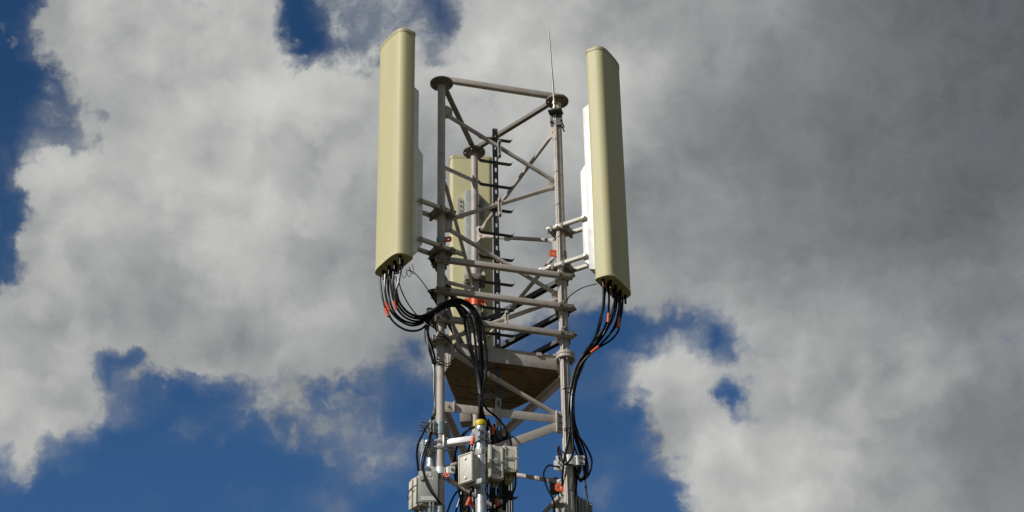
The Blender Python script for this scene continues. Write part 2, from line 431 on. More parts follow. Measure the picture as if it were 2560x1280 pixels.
    def build(s, name, m, parent=None, bevel=0.0, label=None, sharp=38, keep=False):
        if parent is not None and len(s.cut) > 1 and not keep:
            cs = s.clusters()
            if len(cs) > 1:
                if max(c[0] for c in cs) < .030:
                    o = s.build(name, m, parent, bevel, label, sharp, True)
                    o['kind'] = 'stuff'
                    return o
                os_ = [c[1].build(name, m, parent, bevel, label, sharp, True) for c in cs]
                return os_[0]
        bm = bmesh.new()
        base = V((0, 0, 0))
        q = parent
        while q is not None:
            base += q.location
            q = q.parent
        bv = [bm.verts.new(p - base) for p in s.v]
        for f in s.f:
            try:
                bm.faces.new([bv[i] for i in f])
            except ValueError:
                pass
        bmesh.ops.recalc_face_normals(bm, faces=bm.faces)
        if bevel:
            es = [e for e in bm.edges if len(e.link_faces) == 2 and e.calc_face_angle(0) > rad(40)]
            bmesh.ops.bevel(bm, geom=es, offset=bevel, segments=2, profile=0.5, affect='EDGES', clamp_overlap=True)
        me = bpy.data.meshes.new(name)
        bm.to_mesh(me)
        bm.free()
        me.materials.append(M[m])
        for p in me.polygons:
            p.use_smooth = True
        me.set_sharp_from_angle(angle=rad(sharp))
        o = bpy.data.objects.new(name, me)
        COL.objects.link(o)
        if parent is not None:
            o.parent = parent
        if label:
            o['label'] = label
        return o


def thing(name, label, cat, loc, group=None):
    o = bpy.data.objects.new(name, None)
    o.empty_display_size = 0.1
    COL.objects.link(o)
    o.location = V(loc)
    o['label'] = label
    o['category'] = cat
    if group:
        o['group'] = group
    return o


def tag(o, label, cat, group=None):
    o['label'] = label
    o['category'] = cat
    if group:
        o['group'] = group
    return o


def dirv(a, z=0.0):
    return V((math.cos(rad(a)), math.sin(rad(a)), z))


UP = V((0, 0, 1))
LEG = {'A': V((-0.408,-0.4085,0)), 'B': V((0.5578,-0.1491,0)), 'C': V((-0.1498,0.5576,0))}
TOP = 13.366
LEG_R = 0.0318


def at(k, z):
    return LEG[k] + UP * z


def facing(k1, k2):
    """outward normal of the mast face between two legs"""
    t = (LEG[k2] - LEG[k1]).normalized()
    n = V((t.y, -t.x, 0))
    return n if n.dot(LEG[k1] + LEG[k2]) > 0 else -n


# ------------------------------------------------------------------ ground
g = MB()
NG = 24
S = 1500.0
gv = []
for j in range(NG + 1):
    for i in range(NG + 1):
        gv.append(((i / NG - .5) * 2 * S, (j / NG - .5) * 2 * S, 0))
g.add(gv, [(j * (NG + 1) + i, j * (NG + 1) + i + 1, (j + 1) * (NG + 1) + i + 1, (j + 1) * (NG + 1) + i) for j in range(NG) for i in range(NG)])
go = g.build('ground', 'ground')
go['kind'] = 'structure'

# ------------------------------------------------------------------ lattice mast
mast = thing('lattice_mast', 'tall triangular grey lattice mast of three round legs with tube bracing', 'mast', (0, 0, 0))
JOINT = 10.858
for k in 'ABC':
    leg = MB().cyl(at(k, 0), at(k, TOP), LEG_R, n=28)
    leg = leg.build('leg', 'paint', mast)
    fl = MB()
    p = at(k, 0)
    fl.lathe(p, [(.055, TOP - .018), (.060, TOP - .004), (.060, TOP), (.096, TOP), (.0965, TOP + .003), (.0965, TOP + .013), (.095, TOP + .015), (.02, TOP + .015)], 40)
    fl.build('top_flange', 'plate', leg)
    bo = MB()
    for i in range(6):
        q = p + dirv(i * 60 + 15) * .079
        bo.bolt(q + UP * TOP, -UP, .009, .008, .005, .012)
    bo.build('bolt', 'bolt', leg)
    jf = MB()
    jf.lathe(p, [(.04, JOINT - .034), (.074, JOINT - .030), (.076, JOINT - .028), (.076, JOINT - .004), (.072, JOINT - .002), (.072, JOINT + .002), (.076, JOINT + .004), (.076, JOINT + .026), (.074, JOINT + .028), (.04, JOINT + .03)], 36)
    jf.build('joint_flange', 'paint', leg)
    bo = MB()
    for i in range(6):
        q = p + dirv(i * 60 + 40) * .060
        bo.bolt(q + UP * (JOINT - .031), -UP, .009, .008, .005, .014)
        bo.bolt(q + UP * (JOINT + .028), UP, .009, .008, .005, .010)
    bo.build('bolt', 'bolt', leg)

# top ring of bars across the flanges
tz = TOP + .016
for k1, k2, w, h, e0, e1, m in (('A', 'B', .040, .047, 0.0, .062, 'paint'), ('A', 'C', .036, .036, -.02, -.02, 'plate'), ('B', 'C', .036, .036, -.02, -.02, 'plate')):  # rear beams: shade put in by the darker steel instead of paint
    d = (LEG[k2] - LEG[k1]).normalized()
    if face_up := (k1 + k2 == 'AB'):
        for k in 'AB':
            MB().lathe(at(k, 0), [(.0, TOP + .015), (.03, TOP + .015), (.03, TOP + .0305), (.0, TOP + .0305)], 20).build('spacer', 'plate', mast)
    lift = .015 if face_up else 0.0
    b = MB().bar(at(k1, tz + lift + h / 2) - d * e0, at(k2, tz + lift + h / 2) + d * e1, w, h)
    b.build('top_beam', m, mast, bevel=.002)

# tube bracing, face by face: both bolted ends as points in the face
BRACES = [
    ('AB', (-0.3739,-0.3994,13.0589), (0.5273,-0.1572,12.5346), .0178, 'paint'),
    ('AB', (-0.3562,-0.3946,12.0034), (0.5261,-0.1576,12.486), .0178, 'paint'),
    ('AB', (-0.356,-0.3946,11.9181), (0.5186,-0.1596,11.428), .0178, 'paint'),
    ('AB', (-0.3516,-0.3934,10.8855), (0.5175,-0.1599,11.3825), .0178, 'paint'),
    ('AB', (-0.3607,-0.3958,10.7901), (0.5022,-0.164,10.3129), .0185, 'paint'),
    ('AB', (-0.362,-0.3962,9.6705), (0.4878,-0.1679,9.1933), .0178, 'paint'),
    ('AB', (-0.3739,-0.3994,9.7563), (-0.1419,-0.337,9.8786), .0150, 'paint'),
    ('BC', (0.5349,-0.1262,13.0827), (-0.1039,0.5118,12.5162), .0165, 'paint'),
    ('BC', (-0.1077,0.5155,12.4657), (0.5176,-0.1089,11.9843), .0165, 'paint'),
    ('BC', (0.5306,-0.1219,11.87), (-0.1115,0.5193,11.3767), .0165, 'paint'),
    ('BC', (-0.1119,0.5197,11.3234), (0.5182,-0.1095,10.8869), .0165, 'paint'),
    ('BC', (-0.1285,0.5364,10.2535), (0.5252,-0.1166,9.7706), .0178, 'paint'),
    ('BC', (0.5205,-0.1118,9.7018), (-0.1254,0.5332,9.2794), .0178, 'paint'),
    ('AC', (-0.3966,-0.3658,12.5499), (-0.1556,0.5358,13.0536), .0165, 'paint'),
    ('AC', (-0.3934,-0.354,12.4663), (-0.1672,0.4924,11.9445), .0165, 'paint'),
    ('AC', (-0.3941,-0.3564,11.4449), (-0.1641,0.5039,11.9282), .0165, 'paint'),
    ('AC', (-0.391,-0.3451,11.3809), (-0.1752,0.4626,10.8761), .0165, 'paint'),
    ('AC', (-0.3903,-0.3423,9.7875), (-0.172,0.4745,10.2455), .0165, 'paint'),
]
for face, p0, p1, rr, m in BRACES:
    n = facing(*face)
    p0, p1 = V(p0), V(p1)
    b = MB().flat_tube(p0, p1, rr, n).build('brace', m, mast)
    d = (p1 - p0).normalized()
    bb = MB()
    for q in (p0 + d * .022, p1 - d * .022):
        bb.bolt(q + n * .004, n, .009, .008, .004, .006)
        bb.bolt(q - n * .004, -n, .009, .008, .004, .01)
    bb.build('bolt', 'bolt', b)

# gusset plates welded to the legs where the braces meet
GUS = [
    ('A', 'B', 13.0875, .11), ('B', 'A', 12.5091, .10), ('A', 'B', 11.9618, .13), ('B', 'A', 11.4118, .10),
    ('A', 'B', 10.8348, .12), ('B', 'C', 13.086, .11), ('C', 'B', 12.4901, .13), ('B', 'C', 11.9326, .13),
    ('C', 'B', 11.3521, .11), ('A', 'C', 12.518, .12), ('C', 'A', 13.0271, .10), ('C', 'A', 11.9208, .10),
    ('A', 'C', 11.4252, .11), ('B', 'C', 9.7434, .13),
]
for k1, k2, z, h in GUS:
    d = (LEG[k2] - LEG[k1]).normalized()
    n = facing(k1, k2)
    p = at(k1, z) + d * (LEG_R - .004) - n * .009
    w = .066
    poly = [p - UP * h * .62, p + d * w * .55 - UP * h * .55, p + d * w - UP * h * .36, p + d * w + UP * h * .36, p + d * w * .55 + UP * h * .55, p + UP * h * .62]
    MB().prism(poly, n * .007).build('gusset_plate', 'paint', mast)

# heavier frame below the platform: flat faced members with end plates
HEAVY = [
    ('AB', (-0.381,-0.4013,10.2697), (0.4891,-0.1675,10.2794), .05, .070),
    ('AB', (-0.1838,-0.3483,9.8594), (0.4814,-0.1696,10.2222), .06, .070),
    ('BC', (0.5311,-0.1224,10.6755), (-0.131,0.5388,10.3699), .05, .060),
    ('AC', (-0.3831,-0.3155,10.3191), (-0.1692,0.4849,10.1976), .05, .060),
    ('AC', (-0.3828,-0.3145,10.1801), (-0.1718,0.4754,9.6671), .05, .060),
]
for face, p0, p1, w, h in HEAVY:
    n = facing(*face)
    p0, p1 = V(p0), V(p1)
    b = MB()
    dd = (p1 - p0).normalized()
    upv = n.cross(dd)
    upv = upv if upv.z > 0 else -upv
    b.box((p0 + p1) / 2 + n * .018, dd, n, upv, (p1 - p0).length / 2, .004, h / 2)
    b.box((p0 + p1) / 2 - n * .003 + upv * (h / 2 - .004), dd, n, upv, (p1 - p0).length / 2, .017, .004)
    b.build('frame_angle', 'paint', mast, bevel=.0015)
for k1, k2, z, hh in (('B', 'A', 10.2548, .095), ('A', 'B', 10.2709, .045)):
    d = (LEG[k2] - LEG[k1]).normalized()
    n = facing(k1, k2)
    e = MB()
    c = at(k1, z) + d * (LEG_R + .03)
    e.box(c + n * .018, d, n, UP, .034, .005, hh)
    e.box(c + n * .030 + d * .034, d, n, UP, .004, .017, hh)
    pl = e.build('end_plate', 'paint', mast, bevel=.0015)
    bb = MB()
    for t in ((-.6, 0, .6) if k1 == 'B' else (0,)):
        bb.bolt(c + n * .023 + UP * (hh * t), n, .010, .008, .005, .006)
    bb.build('bolt', 'bolt', pl)

# square rest bars clamped outside the legs at three levels, on all three faces
REST = {'AB': (11.580, 11.290, 11.031), 'BC': (11.634, 11.316, 11.077), 'AC': (11.610, 11.300, 11.055)}
for face in ('AB', 'BC', 'AC'):
    n = facing(*face)
    k1, k2 = face
    d = (LEG[k2] - LEG[k1]).normalized()
    for z in REST[face]:
        off = n * (LEG_R + .023)
        p0 = at(k1, z) + off - d * (.055 if face == 'AB' else .05)
        p1 = at(k2, z) + off + d * .065
        b = MB()
        if face == 'AB':
            b.bar(p0, p1, .040, .042)
        else:                                     # open channels, the hollow side down
            b.bar(p0 + UP * .018, p1 + UP * .018, .040, .004)
            b.bar(p0 + n * .018 - UP * .003, p1 + n * .018 - UP * .003, .004, .038)
            b.bar(p0 - n * .018 - UP * .003, p1 - n * .018 - UP * .003, .004, .038)
        bo = b.build('rest_bar', 'paint' if face == 'AB' else 'dark', mast, bevel=.0015)  # side and rear bars take the darker steel tone
        for k, sg in ((k1, -1), (k2, 1)):
            c = MB()
            q = at(k, z)
            c.box(q - n * (LEG_R + .010), d, n, UP, .056, .008, .024)
            for t in (-1, 1):
                c.cyl(q + d * (t * .047) - n * (LEG_R + .045), q + d * (t * .047) + n * (LEG_R + .064), .0055, n=8)
                c.bolt(q + d * (t * .047) + n * (LEG_R + .043), n, .011, .010, 0)
                c.bolt(q + d * (t * .047) - n * (LEG_R + .018), -n, .011, .010, 0)
            c.box(q + n * (LEG_R + .046), d, n, UP, .056, .003, .016)
            c.build('clamp', 'plate', bo)

# fall-arrest rail strapped along the right leg
rail = MB()
rd = dirv(232)
rt = dirv(322)
rail.box(at('B', 6.6) + rd * (LEG_R + .010), rt, rd, UP, .017, .009, 6.6)
rail.box(at('B', 6.6) + rd * (LEG_R + .020) , rt, rd, UP, .006, .004, 6.6)
ro = rail.build('safety_rail', 'paint', mast, bevel=.001)
rj = MB()
for z in (12.95, 12.62, 12.29, 11.97, 11.2, 10.55, 10.2, 9.85, 9.5):
    rj.box(at('B', z) + rd * (LEG_R + .013), rt, rd, UP, .0185, .013, .003)
rj.build('rail_joint', 'paint', ro)

# ------------------------------------------------------------------ rest platform
PZ0, PZ1 = 10.740, 10.865
plat = thing('rest_platform', 'grey triangular rest platform with folded edges inside the mast', 'platform', (0, 0, PZ0))
fn = facing('A', 'B')
FL, FR = V((-0.2938,-0.3571,10.7443)), V((0.4889,-0.1469,10.7447))
FL.z = FR.z = PZ0
poly = [FL, FR] + [V((x, y, PZ0)) for x, y in ((0.5306,0.097), (0.112,0.4707), (-0.2865,0.3973), (-0.3822,-0.1326))]
deck = MB().prism(poly, UP * .006)
deck.build('deck_plate', 'under', plat)
for i in range(6):
    a, b = poly[i], poly[(i + 1) % 6]
    e = (b - a).normalized()
    o = V((e.y, -e.x, 0))
    q = MB()
    q.box((a + b) / 2 + UP * (PZ1 - PZ0) / 2 + o * .004, e, o, UP, (b - a).length / 2, .003, (PZ1 - PZ0) / 2)
    q.box((a + b) / 2 + UP * (PZ1 - PZ0 + .003) - o * .008, e, o, UP, (b - a).length / 2 + .006, .017, .003)
    ed = q.build('edge_board', 'paint', plat, bevel=.001)
    if i == 0:
        c = MB()
        for t in (.30, .82):
            m_ = a.lerp(b, t) + UP * (PZ1 - PZ0 - .008) + o * .012
            c.box(m_, e, o, UP, .020, .010, .014)
        c.build('clip', 'paint', ed)
ctr = sum(poly, V((0, 0, 0))) / 6
MB().lathe(ctr, [(.243, -.0005), (.244, -.008), (.252, -.008), (.253, -.0005)], 48, False).build('hatch_rim', 'under', plat)
sm = MB()
for t in (.36, .72):
    a, b = poly[5].lerp(poly[4], t), poly[2].lerp(poly[3], t)
    sm.bar(a.lerp(b, .02) - UP * .003, a.lerp(b, .98) - UP * .003, .012, .006)
sm.build('seam', 'under', plat)
bl = MB()
for a, b in zip(poly, poly[1:] + poly[:1]):
    m_ = int((b - a).length / .14)
    for i in range(m_ + 1):
        q = a.lerp(b, (i + .5) / (m_ + 1)).lerp(ctr, .07)
        bl.bolt(q, -UP, .010, .007, 0)
for i in range(4):
    bl.bolt(ctr + dirv(i * 90 + 20) * .285, -UP, .012, .008, 0)
bl.build('bolt', 'bolt', plat)
pc = V((-0.0523, 0.2176, PZ0 - .004))
e1, e2 = V((1, .05, 0)).normalized(), V((-.05, 1, 0)).normalized()
rx, ry = .088, .085
dm = MB()
dm.prism([pc + e1 * rx, pc + e2 * ry, pc - e1 * rx, pc - e2 * ry], -UP * .003)
dpl = dm.build('plaque', 'dark', plat)
ln = MB()
for s0, s1 in ((e1 * rx, e2 * ry), (e2 * ry, -e1 * rx), (-e1 * rx, -e2 * ry), (-e2 * ry, e1 * rx)):
    ln.bar(pc + s0 * .9 - UP * .004, pc + s1 * .9 - UP * .004, .006, .003)
for t, w in ((.30, .40), (.0, .62), (-.30, .40)):
    ln.bar(pc + e2 * ry * t - e1 * rx * w - UP * .004, pc + e2 * ry * t + e1 * rx * w - UP * .004, .012, .003)
ln.build('marking', 'boxgrey', dpl)
hb = MB()
q = V((-0.2217,0.3,10.5629))
hb.box(q + UP * .01, dirv(-8), dirv(82), UP, .045, .05, .05)
hb.build('hanger', 'plate', plat, bevel=.003)

# ------------------------------------------------------------------ panel antennas
AW, AD = .372, .156


def section(n, segs=9):
    """gently bowed front towards n, flat back with tight corners"""
    s = V((-n.y, n.x, 0))
    out = []
    e = 2 / 3.5
    for i in range(33):
        t = rad(-90 + 180 * i / 32)
        c, sn = max(0.0, math.cos(t)), math.sin(t)
        out.append(n * (c ** e * .102 - .016) + s * (math.copysign(abs(sn) ** e, sn) * AW / 2))
    for sg, a0 in ((1, 90), (-1, 180)):
        for i in range(segs + 1):
            t = rad(a0 + 90 * i / segs)
            out.append(n * (-AD / 2 + .035 + .035 * math.cos(t)) + s * (sg * (AW / 2 - .035) + .035 * math.sin(t)))
    return out


def antenna(k, ang, label, z0, z1):
    n = dirv(ang)
    s = dirv(ang + 90)
    near = 1 if k == 'A' else -1
    c = LEG[k] + n * {'A': .440, 'B': .452, 'C': .440}[k]
    root = thing('panel_antenna', label, 'antenna', c + UP * z0, 'sector panel antennas round the mast')
    sec = section(n)
    body = MB()
    body.rings([[c + q * f + UP * z for q in sec] for f, z in ((1, z0 + .030), (1, z1 - .024))])
    body.build('radome', 'radome', root, sharp=60)
    top = MB()
    top.rings([[c + q * f + UP * z for q in sec] for f, z in ((1.0, z1 - .032), (1.022, z1 - .031), (1.026, z1 - .004), (1.0, z1 + .004), (.9, z1 + .006))])
    top.build('top_cap', 'cap', root)
    bot = MB()
    bot.rings([[c + q * f + UP * z for q in sec] for f, z in ((.93, z0 + .004), (.99, z0), (1.02, z0 + .003), (1.024, z0 + .026), (1.0, z0 + .030))])
    bo = bot.build('bottom_cap', 'radome', root)
    cn = MB()
    for i in range(8):
        q = c + s * ((i / 7.0 - .5) * .29) + n * (.022 if i % 2 else -.020)
        cn.cyl(q + UP * (z0 + .004), q + UP * (z0 - .03), .013, n=10)
        cn.cyl(q + UP * (z0 - .03), q + UP * (z0 - .075), .0095, n=10)
    cn.build('connector', 'black', bo)
    lip = MB()
    for i in range(4):
        q = c + s * ((i / 3.0 - .5) * .20)
        lip.cyl(q + UP * (z0 + .004), q + UP * (z0 - .016), .006, n=8)
    lip.build('port_plug', 'brass', bo)
    # stepped back housing, slanted ends
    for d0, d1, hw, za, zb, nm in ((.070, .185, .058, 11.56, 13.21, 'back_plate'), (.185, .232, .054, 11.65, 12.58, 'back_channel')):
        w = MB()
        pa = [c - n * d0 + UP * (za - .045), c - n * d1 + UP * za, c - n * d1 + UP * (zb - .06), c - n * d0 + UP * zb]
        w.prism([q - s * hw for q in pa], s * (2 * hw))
        w.build(nm, 'galvpaint' if k == 'C' else 'white', root, bevel=.002)  # rear housing greyed by material to stand for its shaded recess
    # hinge ears on the back of the radome
    for sg in (-1, 1):
        e = MB()
        q = c - n * .079 + s * (sg * .095) + UP * 13.03
        e.plate_hole(q, s, UP, n, .023, .105, .02, (0, -.06), .008, .012)
        eo = e.build('hinge_plate', 'boxgrey', root)
        bb = MB()
        for dz in (.07, .02, -.03):
            bb.bolt(q - n * .006 + UP * dz, -n, .010, .009, .005, .014)
        bb.build('bolt', 'galv', eo)
    # two brackets: pair of square arms each, clamped round the leg
    for z, ext in ((12.054, .09), (11.687, .17)):
        for sg in (-1, 1):
            a = MB()
            o = s * (sg * .066)
            e_ = ext if sg == near else .05
            p0, p1 = LEG[k] + o - n * e_ + UP * z, c - n * .190 + o + UP * z
            a.bar(p0, p1, .030, .030)
            ao = a.build('bracket_arm', 'arm', root, bevel=.0025)
            bb = MB()
            for t in (.012, .095):
                q = p0 + n * t
                bb.bolt(q + UP * .014, UP, .010, .009, .005, .012)
                bb.bolt(q + s * (sg * .015), s * sg, .010, .008, .005, .006)
            bb.build('bolt', 'bolt', ao)
        j = MB()
        for t in (-1, 1):
            q = LEG[k] + n * (t * (LEG_R + .016)) + UP * (z - .012)
            poly = [q + s * x + n * (t * y) for x, y in ((-.088, -.010), (-.088, .010), (-.05, .026), (.05, .026), (.088, .010), (.088, -.010))]
            j.prism([v - UP * .028 for v in poly], UP * .056)
        jo = j.build('pole_clamp', 'plate', root, bevel=.002)
        bb = MB()
        for t in (-1, 1):
            q = LEG[k] + s * (t * .045) + UP * (z - .012)
            bb.cyl(q - n * .105, q + n * .10, .006, n=8)
            bb.bolt(q + n * .075, n, .012, .010, 0)
            bb.bolt(q - n * .075, -n, .012, .010, 0)
        bb.build('bolt', 'bolt', jo)
        hk = MB()
        q = c - n * .205 + UP * z
        hk.cyl(q - s * .09, q + s * .09, .011, n=8)
        hk.build('pivot_bolt', 'bolt', root)
    return root


antenna('A', 214, 'beige panel antenna on the left with its broad face in full sun', 11.396, 13.630)
antenna('B', 330, 'beige panel antenna on the right with its broad face in shade', 11.352, 13.640)
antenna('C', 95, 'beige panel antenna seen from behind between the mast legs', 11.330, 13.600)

# ------------------------------------------------------------------ lightning rod on the right flange
lr0 = V((0.5318,-0.235,13.2304))
rodt = thing('lightning_rod', 'thin bright metal lightning rod standing on the right mast flange', 'lightning rod', lr0)
tip = V((0.5021,-0.235,14.1092))
rod_len = (tip - lr0).length
axis = (tip - lr0).normalized()
r_ = MB().rings([[lr0 + axis * t + V((math.cos(i * math.pi / 5) * rr, math.sin(i * math.pi / 5) * rr, 0)) for i in range(10)] for t, rr in ((.0, .0092), (rod_len * .36, .0088), (rod_len * .37, .0076), (rod_len * .88, .0058), (rod_len * .90, .0062), (rod_len, .0012))])
r_.build('rod', 'rod', rodt)
f_ = MB()
for t, rr, hh in ((-.004, .020, .022), (.022, .013, .018), (.044, .019, .020), (.068, .014, .012)):
    f_.cyl(lr0 + axis * t, lr0 + axis * (t + hh), rr, n=10)
f_.build('fitting', 'brass', rodt)
mb_ = MB()
q = lr0 - UP * .012
mb_.box(q + dirv(75) * .03, dirv(-15), dirv(75), UP, .058, .045, .005)
mb_.box(q + dirv(75) * .045 - UP * .055, dirv(-15), dirv(75), UP, .052, .004, .052)
mb_.build('mount_plate', 'dark', rodt, bevel=.001)
ub = MB()
zc = lr0.z - .095
for t in (0, 1):
    pts = [LEG['B'] + dirv(-105 + a) * (LEG_R + .008) + UP * (zc - t * .045) for a in range(-100, 101, 20)]
    ub.tube([pts[0] + dirv(75) * .05] + pts + [pts[-1] + dirv(75) * .05], .006, n=6)
ub.box(LEG['B'] + dirv(-105) * (LEG_R + .012) + UP * (zc - .02), dirv(-15), dirv(75), UP, .050, .008, .028)
for t in (-1, 1):
    ub.bolt(LEG['B'] + dirv(-105) * (LEG_R + .02) + dirv(-15) * .042 * t + UP * (zc - .01), dirv(-105), .012, .012, .006, .012)
ub.build('u_bolt', 'dark', rodt)

# ------------------------------------------------------------------ cable ladder just inside the front face
lx, ly = (0.0337,-0.2122)
ld = (LEG['B'] - LEG['A']).normalized()
ln_ = facing('A', 'B')
LB = V((lx, ly, 0))
ZT = 13.047
ladder = thing('cable_ladder', 'dark slotted cable ladder with upturned rungs standing inside the mast', 'cable ladder', (lx, ly, 0))
rl = MB()
hw = .0205
PITCH = .1105
Z_R0 = 12.935
rl.box(LB + UP * (ZT / 2) - ld * (hw - .0065), ld, ln_, UP, .0065, .0022, ZT / 2)
rl.box(LB + UP * (ZT / 2) + ld * (hw - .0065), ld, ln_, UP, .0065, .0022, ZT / 2)
for sg in (-1, 1):
    rl.box(LB + UP * (ZT / 2) + ld * (sg * (hw - .002)) - ln_ * .012, ld, ln_, UP, .002, .010, ZT / 2)
z = ZT
i = 0
while z > 5.5:
    zb = z - (PITCH - .040)
    rl.box(LB + UP * ((z + zb) / 2), ld, ln_, UP, .0075, .002, (z - zb) / 2)
    z -= PITCH
rl.box(LB + UP * (z / 2), ld, ln_, UP, .0075, .002, z / 2)
rl.build('rail', 'dark', ladder)
RSP = 0.2375
prof = [(-.146, .034), (-.141, .016), (-.130, .004), (-.115, 0), (.115, 0), (.131, .004), (.142, .016), (.148, .036)]
for i in range(19):
    z = Z_R0 - i * RSP
    q = MB()
    cen = LB + UP * z - ln_ * .004 + ln_ * .0
    lower = [(x, h_) for x, h_ in prof]
    rs = []
    for x, h_ in lower:
        b0 = cen + ld * x + UP * h_
        rs.append([b0 + ln_ * .019, b0 - ln_ * .019, b0 - ln_ * .019 + UP * .0035, b0 + ln_ * .019 + UP * .0035])
    q.rings(rs)
    q.build('rung', 'dark', ladder)
sp_ = MB()
for zc, hh in ((11.7739, .05), (11.4871, .06), (11.2239, .045)):
    sp_.box(LB + UP * zc + ln_ * .006, ld, ln_, UP, .0245, .005, hh)
spo = sp_.build('splice_plate', 'dark', ladder, bevel=.001)
b_ = MB()
for zc in (11.8125, 11.7277, 11.5251, 11.4493):
    b_.bolt(LB + UP * zc + ln_ * .011, ln_, .010, .007, .004, .006)
b_.build('bolt', 'bolt', spo)
for (p, hh, m) in (((0.0643,-0.3106,12.7661), .085, 'galvpaint'), ((0.061,-0.3115,12.1806), .088, 'box'), ((0.1022,-0.3005,11.1311), .060, 'box')):
    k_ = MB()
    p = V(p)
    for sg in (-1, 1):
        k_.box(p + ld * (sg * .010), ld, ln_, UP, .0025, .013, hh)
    k_.box(p - ln_ * .010, ld, ln_, UP, .0125, .003, hh)
    k_.cyl(p + UP * (hh * .8) + ln_ * .018, p + UP * (hh * .8) - ln_ * .11, .006, n=8)
    k_.cyl(p - UP * (hh * .8) + ln_ * .018, p - UP * (hh * .8) - ln_ * .11, .006, n=8)
    k_.bolt(p - UP * (hh * .8) + ln_ * .012, ln_, .011, .010, .005, .008)
    k_.bolt(p + UP * (hh * .8) + ln_ * .012, ln_, .011, .010, .005, .008)
    k_.build('brace_clamp', m, ladder)
tg = MB()
tp = V((0.1174,-0.1949,11.947))
tg.box(tp, ld, ln_, UP, .023, .0012, .017)
tgo = tg.build('hanging_tag', 'boxgrey')
tag(tgo, 'small blank grey tag tied under a ladder rung near the mast centre', 'tag')

# ------------------------------------------------------------------ orange anchor clips


def anchor(k, z, a_plate, label, size=1.0, reach=.0, collar='plate'):
    """painted lug on a collar round the leg; the lug sticks out towards angle a_plate"""
    d = dirv(a_plate)
    n = V((d.y, -d.x, 0))
    if n.y > 0:
        n = -n
    root = thing('anchor_clip', label, 'anchor clip', at(k, z), 'orange anchor clips on the mast legs')
    e = MB()
    c = at(k, z) + d * (LEG_R + .026 * size + reach) + n * (LEG_R * .55)
    e.plate_hole(c, d, UP, n, .040 * size, .028 * size, .01, (.010 * size, 0), .011 * size, .009)
    e.build('lug', 'orange', root)
    col = MB()
    col.lathe(at(k, z), [(LEG_R + .001, -.026), (LEG_R + .006, -.026), (LEG_R + .006, .026), (LEG_R + .001, .026)], 24)
    col.build('collar', collar, root)
    b = MB()
    b.bolt(at(k, z) + d * (LEG_R - .004) + n * (LEG_R * .55 + .004), n, .008, .007, 0)
    b.build('bolt', 'bolt', root)
    return root


# wide bracket across the rear leg
cz = 11.8245
oc = thing('anchor_clip', 'broad orange clamp bolted across the rear leg below its antenna bracket', 'anchor clip', at('C', cz), 'orange anchor clips on the mast legs')
e = MB()
fd = dirv(-85)
sd = dirv(5)
e.lathe(at('C', cz), [(LEG_R + .001, -.036), (LEG_R + .010, -.036), (LEG_R + .010, .036), (LEG_R + .001, .036)], 28)
e.build('collar', 'orange', oc)
for sg in (-1, 1):
    w = MB()
    w.plate_hole(at('C', cz) + sd * (sg * .062) + fd * .012 - UP * .004, sd, UP, fd, .032, .030, .01, (sg * .012, 0), .007, .022)
    w.build('ear', 'orange', oc)
bb = MB()
for sg in (-1, 1):
    bb.bolt(at('C', cz) + sd * (sg * .074) + fd * .022, fd, .013, .010, .006, .01)
bb.build('bolt', 'orange', oc)
anchor('A', 11.79, -8, 'red orange holed lug in shade on the left leg between antenna brackets', .85, collar='bluegrey')
anchor('B', 11.8166, 188, 'bright orange holed lug on the right leg beside the upper antenna bracket', 1.12)
anchor('A', 9.6779, -10, 'dark red holed lug low on the left leg beside a silver strap', .66)
anchor('B', 9.7018, 183, 'sunlit orange holed lug low on the right leg under the white clamp', 1.2)

# ------------------------------------------------------------------ cables


def cable_bundle(name, label, base, cables, cat='cable bundle', tags=(), ties=()):
    root = thing(name, label, cat, base)
    for c in cables:
        r0, m, pts = c
        MB().tube(pts, r0, n=8).build('cable', m, root)
    for p0, p1, rr in tags:
        p0, p1 = V(p0), V(p1)
        MB().cyl(p0, p1, rr, n=10).build('marker_sleeve', 'tag', root)
    for pts in ties:
        MB().tube(pts, .004, n=6).build('cable_tie', 'black', root)
    return root


